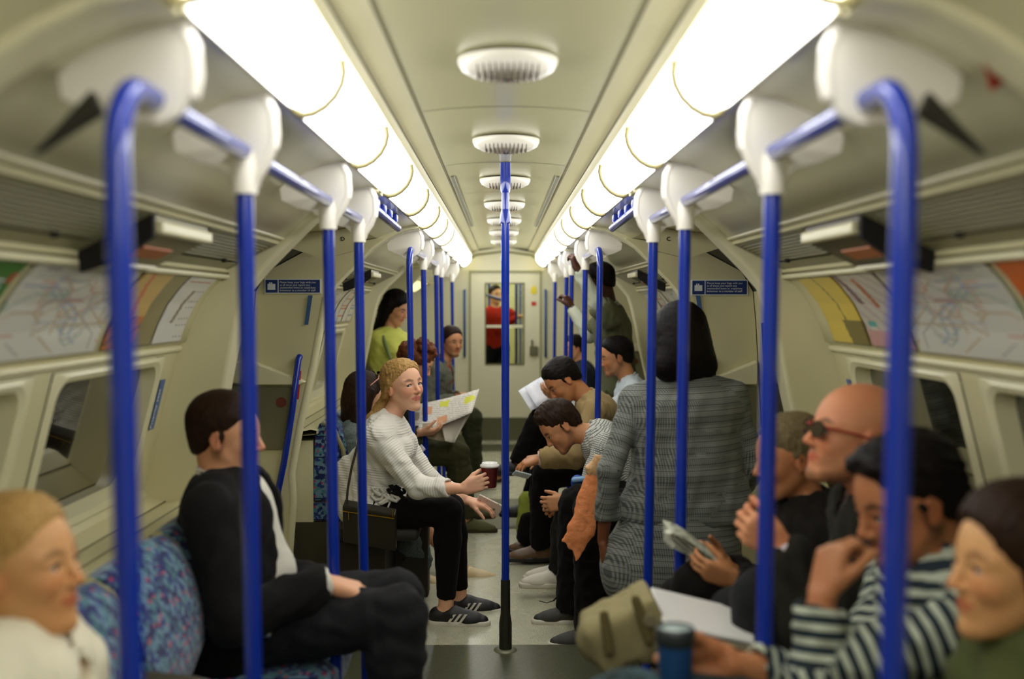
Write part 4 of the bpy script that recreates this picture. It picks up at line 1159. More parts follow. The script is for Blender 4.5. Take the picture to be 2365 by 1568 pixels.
class Person:
    """one seated or standing figure; joints in world metres"""
    def __init__(s, label, hip, neck, head, face, fwd, skinm, hairc=None, group=None, sc=1.0, fem=False, bulk=1.0, hup=(0, 0, 1), roll=None, hs=1.0, step=.013, fstep=.0045, lips=None):
        s.hip, s.neck, s.head = pw(hip), pw(neck), pw(head); s.sc, s.fem, s.bulk, s.hs = sc, fem, bulk, hs*sc
        s.skin = skinm; s.step, s.fstep = step, fstep
        s.root = thing('person', label, 'person', (s.hip[0], s.hip[1], 0), group)
        up = nrm(s.neck-s.hip); f = nrm(fwd); f = nrm(f-up*(f@up)); s.f, s.u, s.l = f, up, np.cross(up, f)
        hf = nrm(face); hu = np.array(hup, float); s.hf, s.hl, s.hu = frame(hf, hu)
        s.browm = hairc or mat('brow_dark', (45, 30, 20), .8)
        s.body = []; s.fine = []
        sw = (.165 if fem else .185)*sc*bulk**.5; s.sw = sw
        s.sh = {+1: s.neck-up*.055*sc+s.l*sw, -1: s.neck-up*.055*sc-s.l*sw}       # +1 left, -1 right
        s.hj = {+1: s.hip+s.l*.088*sc*bulk, -1: s.hip-s.l*.088*sc*bulk}
        s.arms = {}; s.legs = {}; s.extra = []
        s._torso(); s._head()
    def torso_prims(s, inf, lab=0, wide=1.0, shoulders=True, hemdrop=0):
        R = np.array([s.f, s.l, s.u]); T = s.neck-s.hip; c = s.sc; b = s.bulk; L = np.linalg.norm(T)
        P_ = []
        def E(t, off, r, k=.05):
            P_.append(ell(s.hip+T*t+s.f*off*c, (r[0]*c*b+inf, r[1]*c*b+inf, r[2]*c+inf), R, lab, k))
        E(.05, -.005, (.105, .160*wide, .105)); E(.30, .0, (.098*b**.5, .138*wide, .13)); E(.52, .0, (.100, .142, .14)); E(.76, .004, (.105, .158, .125))
        if s.fem: P_.append(ell(s.hip+T*.72+s.f*.075*c+s.l*.065*c, (.055*c+inf,)*3, R, lab, .04)); P_.append(ell(s.hip+T*.72+s.f*.075*c-s.l*.065*c, (.055*c+inf,)*3, R, lab, .04))
        if shoulders:
            for sd in (1, -1):
                P_.append(cap(s.hip+T*.93+s.l*sd*.05*c, s.sh[sd], .050*c+inf, .046*c+inf, lab, .05))
                P_.append(cap(s.neck+s.u*.015*c+s.l*sd*.02*c, s.sh[sd]+s.u*.012*c, .030*c+inf*.6, .030*c+inf*.6, lab, .03))
        for p in P_:
            p['dir'] = tuple(s.u)
        return P_
    def _torso(s):
        s.body += s.torso_prims(-.004)
        nr = (.046 if s.fem else .056)*s.sc
        hb = s.head-s.hu*.055*s.hs-s.hf*.025*s.hs
        s.body.append(cap(s.neck-s.u*.03*s.sc, hb, nr*1.05, nr*.98, 0, .025))
        s.nr, s.hb = nr, hb
    def _head(s):
        P_, s.hw = head_prims(s.head, s.hf, s.hl, s.hu, s.hs, s.fem); s.masks = head_prims.masks
        s.body += P_
        r = .135*s.hs; s.fine.append((s.head-r, s.head+r))
    def arm(s, sd, wrist, hint=(0, 0, -1), hd=None, pn=(0, 0, -1), curl=(.5,)*4, tcurl=.4, hand=True, elbow=None, spread=.1, hsz=1.0):
        wrist = pw(wrist); sh = s.sh[sd]; c = s.sc; thumb = -sd
        el = pw(elbow) if elbow is not None else ik(sh, wrist, .285*c, .255*c, hint)
        m_ = .88 if s.fem else 1.0
        s.arms[sd] = (sh, el, wrist)
        s.body += [cap(sh, el, .046*c*m_, .037*c*m_, 0, .02), cap(el, el+(wrist-el)*.35, .037*c*m_, .040*c*m_, 0, .015), cap(el+(wrist-el)*.35, wrist, .040*c*m_, .024*c*m_, 0, .015)]
        if hand:
            d = nrm(wrist-el) if hd is None else nrm(hd)
            s.body += hand_prims(wrist+d*.012, d, pn, thumb, c*(.90 if s.fem else 1.0)*hsz, curl, tcurl, spread=spread)
            ct = wrist+d*.085*c; r = .10*c; s.fine.append((ct-r, ct+r))
    def leg(s, sd, ankle, hint=(0, 0, 1), knee=None, toe=None, hipoff=None):
        ankle = pw(ankle); hj = s.hj[sd]; c = s.sc
        kn = pw(knee) if knee is not None else ik(hj, ankle, .425*c, .42*c, hint)
        s.legs[sd] = (hj, kn, ankle, nrm(toe) if toe is not None else s.f)
        b = s.bulk**.5
        s.body += [cap(hj, kn, .078*c*b, .052*c*b, 0, .03), cap(kn, kn+(ankle-kn)*.35, .051*c*b, .053*c*b, 0, .02), cap(kn+(ankle-kn)*.35, ankle, .053*c*b, .033*c, 0, .02)]
        t = s.legs[sd][3]
        s.body += [cap(ankle-t*.03+V3(0, 0, -.03), ankle+t*.14+V3(0, 0, -.055), .030*c, .022*c, 0, .02)]
    # ---- garments
    def sleeve_prims(s, sd, inf, frac=1.0, lab=0, cuff=0):
        sh, el, wr = s.arms[sd]; c = s.sc; m_ = .88 if s.fem else 1.0
        P_ = []
        if frac <= .5:
            e = sh+(el-sh)*frac*2; P_.append(cap(sh, e, .047*c*m_+inf, .044*c*m_+inf*1.3, lab, .025)); P_[0]['off'] = 0
            P_.append(half(e, el-sh)); P_[-1]['local'] = 1; return P_
        P_.append(cap(sh, el, .047*c*m_+inf, .040*c*m_+inf, lab, .025))
        e = el+(wr-el)*((frac-.5)*2); p = cap(el, e, .040*c*m_+inf, (.030*c*m_+inf)*(1+cuff), lab, .018); p['off'] = np.linalg.norm(el-sh); P_.append(p)
        return P_
    def top(s, name, mats, inf=.012, sleeves=(1.0, 1.0), wr=.0015, wrl=.06, wide=1.0, vneck=None, collar=None, extra=(), labs=None, seed=0, neckcut=.0, step=None, label=None, cuffcut=True, topcut=.04):
        P_ = s.torso_prims(inf, 0, wide)
        for sd, fr in zip((1, -1), sleeves):
            if sd in s.arms: P_ += [p for p in s.sleeve_prims(sd, inf, fr) if p['t'] != 'h']
        P_ += list(extra)
        # neck opening and cuffs
        up = nrm(s.hb-s.neck)
        P_.append(cap(s.neck-s.u*neckcut*s.sc-s.u*.01, s.hb, s.nr+.002, s.nr+.012, 0, .006, neg=True))
        P_.append(ell(s.neck+up*(topcut+.085)*s.sc, (.11*s.sc, .11*s.sc, .085*s.sc), np.array(frame(s.f, up)), 0, .004, neg=True))
        if vneck: P_.append(cap(s.neck+s.f*.05*s.sc, s.neck-s.u*vneck*s.sc+s.f*.17*s.sc, .05*s.sc, .012, 0, .006, neg=True))
        if cuffcut:
            for sd, fr in zip((1, -1), sleeves):
                if sd in s.arms and fr > 0:
                    sh, el, wr_ = s.arms[sd]
                    a = sh+(el-sh)*fr*2 if fr <= .5 else el+(wr_-el)*((fr-.5)*2); d = nrm(el-sh) if fr <= .5 else nrm(wr_-el)
                    P_.append(cap(a+d*.055, a+d*.055, .075*s.sc, .075*s.sc, 0, .003, neg=True)) if fr <= .5 else P_.append(cap(a+d*.040, a+d*.06, .043*s.sc, .045*s.sc, 0, .003, neg=True))
        P_ = [p for p in P_ if p['t'] != 'h']+[p for p in P_ if p['t'] == 'h' and not p.get('local')]
        fn = [(s.neck-.07, s.neck+.07)]+[(s.arms[q][2]-.05, s.arms[q][2]+.05) for q in s.arms]
        o = sdf_object(name, P_, mats if isinstance(mats, list) else [mats], s.root, step or s.step*.85, fn, s.fstep*1.2, wr*1.4, wrl, seed, label=label)
        if collar:
            cm, r, h = collar
            Q = []
            n = 12; f0 = s.f; l0 = s.l
            for i in range(n):
                a0, a1 = 2*PI*i/n, 2*PI*(i+1)/n
                if (math.cos(a0) > .93 and math.cos(a1) > .8): continue
                def pt(a, rr_, hh): 
                    return s.neck+up*(hh-.012*math.cos(a)*1.5)*s.sc+(f0*math.cos(a)+l0*math.sin(a))*rr_+f0*.004
                Q.append(cap(pt(a0, s.nr+.010, h-.006), pt(a1, s.nr+.010, h-.006), .006, .006, 0, .006)); Q.append(cap(pt(a0, s.nr+.018, h-.026), pt(a1, s.nr+.018, h-.026), .007, .007, 0, .012))
            sdf_object('collar', Q, [cm], s.root, .005, smooth=1)
        return o
    def trousers(s, m_, inf=.014, frac=.97, wr=.0015, name='trousers', wrl=.07, flare=0, hipw=1.0, seed=3, step=None):
        R = np.array([s.f, s.l, s.u]); c = s.sc; b = s.bulk; P_ = [ell(s.hip+(s.neck-s.hip)*.05, (.108*c*b+inf, .162*c*b*hipw+inf, .11*c+inf), R, 0, .04)]
        b = b**.5; cuts = []
        for sd, (hj, kn, an, t) in s.legs.items():
            if frac > .5:
                e = kn+(an-kn)*(frac-.5)*2
                p1 = cap(hj, kn, .080*c*b+inf, .055*c*b+inf, 0, .03); p2 = cap(kn, kn+(e-kn)*.35, .054*c*b+inf, .056*c*b+inf*1.0, 0, .02); p3 = cap(kn+(e-kn)*.35, e, .056*c*b+inf, .038*c+inf+flare, 0, .02)
                p2['off'] = np.linalg.norm(kn-hj); P_ += [p1, p2, p3]; d = nrm(an-kn)
                cuts.append(cap(e+d*(.046*c+inf+flare), e+d*.12, .044*c+inf+flare, .06*c, 0, .003, neg=True))
        fn = [(p['a']-.06, p['a']+.06) for p in cuts]
        return sdf_object(name, P_+cuts, [m_], s.root, step or s.step*.85, fn, s.fstep*1.1, wr*1.4, wrl, seed)
    def shoes(s, up_m, sole_m=None, h=.0, name='shoe', extra=None, fstep=.006, low=False):
        for sd, (hj, kn, an, t) in s.legs.items():
            t = nrm(V3(t[0], t[1], 0)) if abs(t[2]) < .5 else t; c = s.sc; base = an-V3(0, 0, .085*c)
            lat = np.cross(V3(0, 0, 1), t)
            P_ = [cap(base-t*.040*c+V3(0, 0, .050*c), base+t*.03*c+V3(0, 0, .050*c), .037*c, .040*c, 0, .02), cap(base-t*.042*c+V3(0, 0, .025*c), base+t*.10*c+V3(0, 0, .025*c), .036*c, .040*c, 0, .02), cap(base+t*.03*c+V3(0, 0, .054*c), base+t*.13*c+V3(0, 0, .032*c), .040*c, .034*c, 0, .02), cap(base+t*.1*c+V3(0, 0, .026*c), base+t*.168*c+V3(0, 0, .026*c), .036*c, .028*c, 0, .02)]
            if not low: P_.append(cap(base-t*.030*c+V3(0, 0, .06*c), base-t*.02*c+V3(0, 0, .085*c), .035*c, .036*c, 0, .015))
            P_.append(cap(an+t*.002-V3(0, 0, .012), an+V3(0, 0, .06), .030*c, .036*c, 0, .004, neg=True))
            P_.append(half(base+V3(0, 0, .022), (0, 0, -1), .003))
            o = sdf_object(name, P_, [up_m], s.root, fstep, smooth=1)
            S_ = [cap(base-t*.045*c+V3(0, 0, .018), base+t*.05*c+V3(0, 0, .018), .043*c, .043*c, 0, .02), cap(base+t*.05*c+V3(0, 0, .018), base+t*.172*c+V3(0, 0, .018), .047*c, .034*c, 0, .02), half(base+V3(0, 0, .002), (0, 0, -1), .003), half(base+V3(0, 0, .032), (0, 0, 1), .003)]
            sdf_object('sole', S_, [sole_m or up_m], o, fstep, smooth=1)
            if extra: extra(o, base, t, lat, c)
    def hair(s, kind, m_, amp=.002, seed=1, extra=None, fstep=.005, line=0.0):
        w_ = s.hw; h = s.hs; R = np.array([s.hf, s.hl, s.hu])
        def E(x, y, z, a, b, d, k=.02, neg=False): return ell(w_(x, y, z), (a*h, b*h, d*h), R, 0, k*h, neg)
        def C(p, q, ra, rb=None, k=.02, neg=False): return cap(w_(*p), w_(*q), ra*h, (ra if rb is None else rb)*h, 0, k*h, neg=neg)
        P_ = []
        if kind == 'short':
            P_ = [E(-.018, 0, .044, .100, .082, .090), E(.022, 0, .064-line, .0575, .070, .064), E(-.055, 0, -.01, .050, .065, .062),
                  C((.012, .072, .01), (.010, .074, -.012), .008, .006, .01), C((.012, -.072, .01), (.010, -.074, -.012), .008, .006, .01)]
            P_ += [E(.090, 0, -.015-line, .060, .090, .090, .022, True), E(.045, 0, -.06, .058, .12, .066, .016, True), E(.02, 0, -.10, .12, .12, .075, .016, True)]
        elif kind == 'long':     # shoulder length, loose
            P_ = [E(-.016, 0, .046, .104, .088, .096), E(.022, 0, .066, .064, .074, .064), E(-.055, 0, -.03, .065, .085, .09)]
            for a in (-1, 1): P_ += [C((-.01, a*.078, .03), (-.025, a*.085, -.16), .030, .026, .03), C((-.05, a*.06, .0), (-.06, a*.06, -.19), .038, .03, .03)]
            P_ += [C((-.07, 0, 0), (-.075, 0, -.20), .045, .035, .03)]
            P_ += [E(.092, 0, -.02, .062, .076, .094, .016, True)]
        elif kind == 'bob':
            P_ = [E(-.012, 0, .046, .108, .096, .098, .02), E(-.03, 0, -.04, .095, .108, .10, .04), C((-.04, .075, -.10), (-.03, -.075, -.10), .050, .050, .04), C((-.0, .098, -.05), (.0, .085, .03), .03, .03, .03), C((-.0, -.098, -.05), (.0, -.085, .03), .03, .03, .03)]
            P_ += [E(.095, 0, -.03, .062, .07, .11, .01, True)]
        elif kind == 'pony':     # pulled back
            P_ = [E(-.018, 0, .042, .098, .081, .088), E(.021, 0, .062, .060, .068, .063), E(-.06, 0, .0, .050, .062, .06), C((.01, .072, .02), (.0, .073, .0), .008, .006, .01), C((.01, -.072, .02), (.0, -.073, .0), .008, .006, .01)]
            P_ += [E(.092, 0, -.014, .060, .082, .090, .020, True), E(.05, 0, -.05, .050, .12, .062, .012, True), E(.02, 0, -.10, .11, .12, .070, .012, True)]
        elif kind == 'curly':
            rs = np.random.RandomState(seed)
            P_ = [E(-.016, 0, .046, .102, .088, .094)]
            for i in range(90):
                v = rs.randn(3); v /= np.linalg.norm(v)
                if v[0] > .55 and v[2] < .5: continue
                if v[2] < -.55: continue
                q = V3(-.018, 0, .04)+v*V3(.108, .098, .104)
                P_.append(E(q[0], q[1], q[2], *(.020+.01*rs.rand(3)), k=.006))
            P_ += [E(.085, 0, -.03, .062, .075, .085, .01, True)]
        if extra: P_ += extra(w_, h, R)
        P_.sort(key=lambda p: p['neg'])
        return sdf_object('hair', P_, [m_], s.root, fstep, wr=amp*h, wr_l=.022, seed=seed, smooth=1)
    def eyes(s, gaze=None, iris=None): eyes_obj(s.root, s.hw, s.hf, s.hl, s.hu, s.hs, gaze, iris)
    def finish(s, extra=()):
        s.body += list(extra)
        o = sdf_object('body', s.body, [s.skin], s.root, s.step, s.fine, s.fstep, smooth=1)
        off = np.array(tuple(parent_loc(s.root))); v = np.zeros(len(o.data.vertices)*3, np.float32); o.data.vertices.foreach_get('co', v); v = v.reshape(-1, 3)+off
        near = np.linalg.norm(v-s.head, axis=1) < .19*s.hs; q = v[near]
        for nm, (pos, neg, inf, soft) in s.masks.items():
            d = np.min([dist_prim(p, q[:, 0], q[:, 1], q[:, 2]) for p in pos], 0)-inf*s.hs
            if neg: d = np.maximum(d, -np.min([dist_prim(p, q[:, 0], q[:, 1], q[:, 2]) for p in neg], 0))
            full = np.zeros(len(v), np.float32); full[near] = np.clip(.5-d/(soft*s.hs), 0, 1)
            a_ = o.data.attributes.new(nm, 'FLOAT', 'POINT'); a_.data.foreach_set('value', full)
        return o
# ------------------------------------------------------------------ the passengers
SK_FAIR = skin('fair', (234, 184, 150), brow=(132, 88, 58), lip=(196, 104, 92)); SK_LIGHT = skin('light', (222, 168, 130)); SK_STUB = skin('light_stubble', (218, 162, 124), stub=(112, 74, 46)); SK_BEARD = skin('tan_beard', (178, 122, 82), stub=(34, 22, 14)); SK_OLIVE = skin('olive_stubble', (196, 142, 100), stub=(110, 76, 50)); SK_EDGE = skin('warm', (214, 162, 108), brow=(140, 100, 60)); SK_TAN = skin('tan', (188, 132, 88)); SK_BROWN = skin('brown', (120, 74, 46)); SK_DARK = skin('dark', (72, 44, 28))
H_BLOND = hair_mat('hair_blond', (158, 118, 64), (198, 160, 98)); H_BROWN = hair_mat('hair_brown', (30, 18, 10), (52, 33, 18)); H_BLACK = hair_mat('hair_black', (9, 6, 4), (22, 15, 9)); H_GREY = hair_mat('hair_greybrown', (84, 72, 48), (126, 112, 78)); H_RED = hair_mat('hair_auburn', (72, 36, 18), (120, 66, 32))
BROW_B = mat('brow_blond', (120, 78, 46), .8); BROW_D = mat('brow_dark', (42, 28, 18), .8)
BLK = cloth('cloth_black', (17, 14, 10)); NAVY = cloth('cloth_navy_suit', (26, 26, 28), vary=(300, (38, 38, 40), .4, .6)); OLV = cloth('cloth_olive', (62, 62, 36)); GRNJ = cloth('cloth_greygreen', (92, 94, 68)); TANJ = cloth('cloth_tan', (156, 134, 92)); WHT = cloth('cloth_white', (222, 218, 204)); DENIM = cloth('cloth_denim', (92, 104, 104), vary=(120, (118, 128, 122), .4, .6))
SHOEW = mat('shoe_white', (214, 208, 190), .6); SHOEB = mat('shoe_black', (17, 15, 12), .5); SOLEW = mat('sole_white', (205, 200, 182), .6); LEATH = mat('leather_brown', (96, 70, 40), .4)
UPZ = (0, 0, 1)

# --- woman in the white jumper, in focus
KNIT = mat('knit_white', (236, 232, 220), .9, .15, sheen=.2)
def _knit():
    nt, b = nodes_of(KNIT)
    at_ = nt.nodes.new('ShaderNodeAttribute'); at_.attribute_name = 'along'
    s_ = math_node(nt, 'SINE', math_node(nt, 'MULTIPLY', at_.outputs['Fac'], 6.283/.0115))
    tc = nt.nodes.new('ShaderNodeTexCoord'); n = nt.nodes.new('ShaderNodeTexNoise'); n.inputs['Scale'].default_value = 260
    nt.links.new(tc.outputs['Object'], n.inputs['Vector'])
    se = nt.nodes.new('ShaderNodeAttribute'); se.attribute_name = 'seam'
    s_ = math_node(nt, 'MULTIPLY', s_, math_node(nt, 'SUBTRACT', 1.0, math_node(nt, 'MINIMUM', math_node(nt, 'MULTIPLY', se.outputs['Fac'], 1.6), 1.0)))
    h_ = math_node(nt, 'ADD', s_, math_node(nt, 'MULTIPLY', n.outputs['Fac'], .8))
    bp = nt.nodes.new('ShaderNodeBump'); bp.inputs['Strength'].default_value = .7; bp.inputs['Distance'].default_value = .0011
    nt.links.new(h_, bp.inputs['Height']); nt.links.new(bp.outputs['Normal'], b.inputs['Normal'])
_knit()
YB = 5.15
p = Person('blonde woman in a white knitted jumper holding a red cup, looking at the camera', P(868, 1178, YB), P(893, 972, YB-.02), P(930, 893, YB-.02), (.72, -.72, .12), (1, -.12, 0), SK_FAIR, BROW_B, sc=1.03, fem=True, hup=(-.16, .05, 1), hs=1.03, step=.011, fstep=.0034)
p.arm(-1, P(1070, 1129, YB-.28), elbow=P(966, 1124, YB-.22), hd=nrm(pw(P(1108, 1116, YB-.28))-pw(P(1070, 1129, YB-.28))), pn=(-.15, 1, -.1), curl=(.50, .52, .56, .60), tcurl=.5, spread=.16)
p.arm(1, P(1078, 1155, YB+.12), elbow=P(985, 1105, YB+.12), hd=(1, -.1, -.25), pn=(.0, .2, -1), curl=(.35, .4, .5, .5), tcurl=.4)
p.leg(-1, P(1030, 1402, YB-.12), knee=P(1036, 1180, YB-.16), toe=(1, -.12, 0))
p.leg(1, P(1062, 1378, YB+.12), knee=P(1042, 1172, YB+.08), toe=(1, .02, 0))
p.finish()
p.eyes(gaze=nrm(np.array(tuple(CAM))-p.head), iris=mat('iris_blue', (44, 50, 48), .15))
def tail(w_, h, R):
    a, b, c, d = w_(-.085, 0, -.02), pw(P(880, 945, YB+.02)), pw(P(858, 968, YB)), pw(P(832, 1000, YB-.03))
    return [cap(a, b, .034, .034, 0, .03), cap(b, c, .033, .027, 0, .02), cap(c, d, .027, .008, 0, .02)]
def tail2(w_, h, R):
    q = tail(w_, h, R)
    for sg in (1, -1): q += [cap(w_(.052, sg*.050, .085), w_(.005, sg*.080, .030), .010, .012, 0, .012), cap(w_(.005, sg*.080, .030), w_(-.045, sg*.070, -.030), .013, .016, 0, .012), cap(w_(.060, sg*.030, .098), w_(.000, sg*.070, .075), .010, .012, 0, .012)]
    return q
p.hair('pony', H_BLOND, .0022, 3, extra=tail2, fstep=.0038)
p.top('jumper', KNIT, .017, (.80, .80), .0035, .075, seed=5, step=.008, neckcut=.01, extra=[cap(p.hip-p.l*.05+p.f*.02, p.hip+p.l*.05+p.f*.02, .125, .125, 0, .05), cap(pw(P(815, 1090, YB)), pw(P(812, 1170, YB)), .085, .075, 0, .06)])
p.trousers(cloth('leggings_black', (16, 13, 10), bump=(90, .2, .002)), .006, .93, .0012)
def stripes3(o, base, t, lat, c):
    mb = MB()
    for sd in (1, -1):
        for k in range(3):
            x = .012+k*.026
            a0 = base+t*(x)+V3(0, 0, .026); a1 = base+t*(x+.030)+V3(0, 0, .066)
            L0, L1 = lat*sd*.0475*c, lat*sd*.0435*c
            mb.hexa([tuple(a0+L0), tuple(a0+t*.013+L0), tuple(a1+t*.013+L1), tuple(a1+L1), tuple(a0+L0*.86), tuple(a0+t*.013+L0*.86), tuple(a1+t*.013+L1*.8), tuple(a1+L1*.8)])
    mb.build('side_stripe', SOLEW, o)
    mb = MB()
    for k in range(5):
        q = base+t*(.045+k*.016)+V3(0, 0, .080-k*.007)
        mb.tube([tuple(q+lat*.02-t*.004), tuple(q+V3(0, 0, .004)), tuple(q-lat*.02+t*.004)], .0022, 6)
    mb.build('laces', mat('laces_dark', (52, 50, 46), .8), o)
    mb = MB()
    for k, (x, m_) in enumerate(((-.032, 0), (-.012, 1))):
        for sd in (1, -1):
            q = base+t*x+V3(0, 0, .012); mb.tube([tuple(q+lat*sd*.036), tuple(q+lat*sd*.0435)], .005, 10, m_)
    mb.build('sole_dots', [RED, mat('dot_blue', (40, 70, 150), .5)], o)
p.shoes(SHOEB, SOLEW, name='trainer', extra=stripes3, fstep=.005, low=True)
WB = p

# red cup
CUPC = P(1131, 1101, YB-.238)
def cup(c, label, body, lidm, r0, r1, h, name='paper_cup', lidname='lid'):
    root = thing(name, label, 'cup', c)
    mb = MB(); mb.lathe([(r0*.9, -h/2), (r0, -h/2+.002), (r1, h/2), (r1+.002, h/2+.001)], c, n=32); mb.build('cup_body', body, root)
    mb = MB(); mb.lathe([(r1+.002, h/2-.004), (r1+.0045, h/2), (r1+.003, h/2+.007), (r1-.003, h/2+.009), (r1-.004, h/2+.016), (r1-.008, h/2+.017), (r1-.009, h/2+.012), (.004, h/2+.012)], c, n=32); mb.build(lidname, lidm, root)
    return root
cup(CUPC, 'red paper cup with a white lid in the blonde woman\'s hand', mat('cup_red', (120, 22, 30), .4), mat('lid_white', (236, 234, 228), .3), .029, .040, .098)
# phone in floral case
def slab(name, c, ux, uy, w_, h_, t, mt, label, cat, bevel=.004):
    ux = nrm(ux); uy = np.array(uy, float); uy = nrm(uy-ux*(uy@ux)); uz = np.cross(ux, uy); c = pw(c); mb = MB()
    v = [tuple(c+ux*a*w_/2+uy*b*h_/2+uz*d*t/2) for d in (-1, 1) for a, b in ((-1, -1), (1, -1), (1, 1), (-1, 1))]
    mb.hexa(v); return tag(mb.build(name, mt, bevel=bevel, loc=tuple(c)), label, cat)
FLOR = mat('floral_pink', (226, 205, 190), .5)
def _flor():
    nt, b = nodes_of(FLOR); tc = nt.nodes.new('ShaderNodeTexCoord'); v = nt.nodes.new('ShaderNodeTexVoronoi'); v.inputs['Scale'].default_value = 55
    nt.links.new(tc.outputs['Object'], v.inputs['Vector']); sp = nt.nodes.new('ShaderNodeSeparateColor'); nt.links.new(v.outputs['Color'], sp.inputs[0])
    near = math_node(nt, 'LESS_THAN', v.outputs['Distance'], .38)
    c = mixc(nt, math_node(nt, 'MULTIPLY', near, math_node(nt, 'GREATER_THAN', sp.outputs[0], .4)), lin((226, 205, 190)), lin((215, 80, 110)))
    c = mixc(nt, math_node(nt, 'MULTIPLY', near, math_node(nt, 'GREATER_THAN', sp.outputs[1], .7)), c, lin((120, 150, 90)))
    nt.links.new(c, b.inputs['Base Color'])
_flor()
slab('phone', P(1128, 1168, YB+.12), (1, 0, -.5), (.45, -.5, 1), .13, .075, .012, FLOR, 'phone in a pink floral case below the red cup', 'phone')
# handbag at her hip
hb_ = thing('handbag', 'small black handbag with gold zip on the blonde woman\'s hip', 'bag', P(852, 1180, YB-.24))
a, b = P(792, 1172, YB-.22), P(914, 1186, YB-.30)
mb = MB(); mb.hexa([(a.x, a.y-.01, a.z-.16), (b.x, b.y-.01, b.z-.17), (b.x, b.y+.05, b.z-.17), (a.x, a.y+.05, a.z-.16), (a.x, a.y-.02, a.z+.012), (b.x, b.y-.02, b.z+.0), (b.x, b.y+.06, b.z+.012), (a.x, a.y+.06, a.z+.03)])
mb.build('bag_body', mat('bag_black', (34, 32, 20), .4), hb_, bevel=.008)
mb = MB(); mb.tube([(a.x+.004, a.y-.024, a.z-.012), (b.x-.004, b.y-.024, b.z-.018)], .0035, 8); mb.tube([(a.x+.03, a.y-.028, a.z-.014), (a.x+.032, a.y-.032, a.z-.05)], .003, 8); mb.tube([(b.x-.01, b.y-.024, b.z+.02), (b.x-.01, b.y-.026, b.z-.01)], .003, 8)
mb.build('zip', mat('gold', (190, 150, 60), .25, metal=1), hb_)
s0 = [P(800, 1168, YB-.20), P(803, 1130, YB-.19), P(812, 1080, YB-.165), P(828, 1020, YB-.13), P(846, 985, YB-.06), P(862, 966, YB+.02)]
mb = MB(); mb.tube([tuple(q) for q in s0], .0055, 8); mb.build('strap', mat('strap_dark', (44, 36, 22), .5), hb_)
# striped scarf end
rs_ = random.Random(5); sc_ = thing('scarf', 'small black and white scarf bunched at the blonde woman\'s waist', 'scarf', P(900, 1140, YB-.2))
for k in range(9):
    mb = MB(); x, y_ = 872+rs_.random()*60, 1128+rs_.random()*28
    pts = []
    for j in range(6): pts.append(tuple(P(x+14*math.cos(j*1.1+k), y_+9*math.sin(j*1.3+k*2), YB-.17-.01*rs_.random())))
    mb.tube(pts, .0085, 8); mb.build('fold', cloth('scarf_black', (30, 28, 22)) if k % 2 else WHT, sc_)
for k in range(4):
    mb = MB(); mb.tube([tuple(P(868+k*12, 1150, YB-.165)), tuple(P(860+k*12, 1172, YB-.18))], [.006, .004], 8); mb.build('tassel', WHT if k % 2 else cloth('scarf_black', (30, 28, 22)), sc_)

# --- man in the dark suit
YM = 3.17
p = Person('man in a dark suit seated with his hands in his lap on the left', P(555, 1440, YM), P(522, 1110, YM), P(522, 1008, YM), (1, -.10, -.04), (1, 0, 0), SK_STUB, BROW_D, sc=1.05, hup=(.06, 0, 1), hs=.99, bulk=1.06, step=.012, fstep=.0042)
p.arm(-1, P(752, 1345, YM-.16), hint=(-.2, -.5, -1), hd=(1, .35, -.35), pn=(0, .2, -1), curl=(.35, .4, .4, .45), tcurl=.3)
p.arm(1, P(765, 1352, YM+.10), hint=(-.2, .5, -1), hd=(1, -.25, -.35), pn=(0, -.1, -1), curl=(.3, .35, .4, .45), tcurl=.3)
p.leg(-1, P(905, 1700, YM-.20), knee=P(920, 1420, YM-.16), toe=(1, -.1, 0))
p.leg(1, P(925, 1668, YM+.15), knee=P(915, 1378, YM+.13), toe=(1, .1, 0))
p.finish(); p.eyes(); p.hair('short', H_BROWN, .0012, 2, line=.002, fstep=.0045)

T_ = p.neck-p.hip
p.top('shirt', WHT, .010, (1.0, 1.0), .001, collar=(WHT, .01, .034), seed=2, extra=[cap(p.neck-p.u*.06+p.f*.035, p.hip+T_*.35+p.f*.105, .060, .075, 0, .03)])
SUIT = cloth('suit_jacket', (22, 21, 20), bump=(150, .3, .002), vary=(420, (32, 30, 28), .35, .65))
lap = [cap(p.neck+p.f*.055-p.l*.055, p.hip+(p.neck-p.hip)*.30+p.f*.150-p.l*.02, .020, .016, 0, .02), cap(p.neck+p.f*.055+p.l*.055, p.hip+(p.neck-p.hip)*.30+p.f*.150+p.l*.02, .020, .016, 0, .02),
       cap(p.hip-p.f*.02-p.l*.07, p.hip-p.f*.02+p.l*.07, .15, .15, 0, .06), cap(p.hip+p.f*.10-p.l*.06, p.hip+p.f*.10+p.l*.06, .075, .075, 0, .05)]
lap.append(cap(p.neck-p.u*.03+p.f*.09, p.hip+T_*.42+p.f*.20, .055, .050, 0, .012, neg=True))
p.top('jacket', SUIT, .026, (.94, .94), .004, .085, extra=lap, seed=7, neckcut=.02, topcut=.012)
p.trousers(NAVY, .022, .97, .004, wrl=.09)
p.shoes(SHOEB, SHOEB)
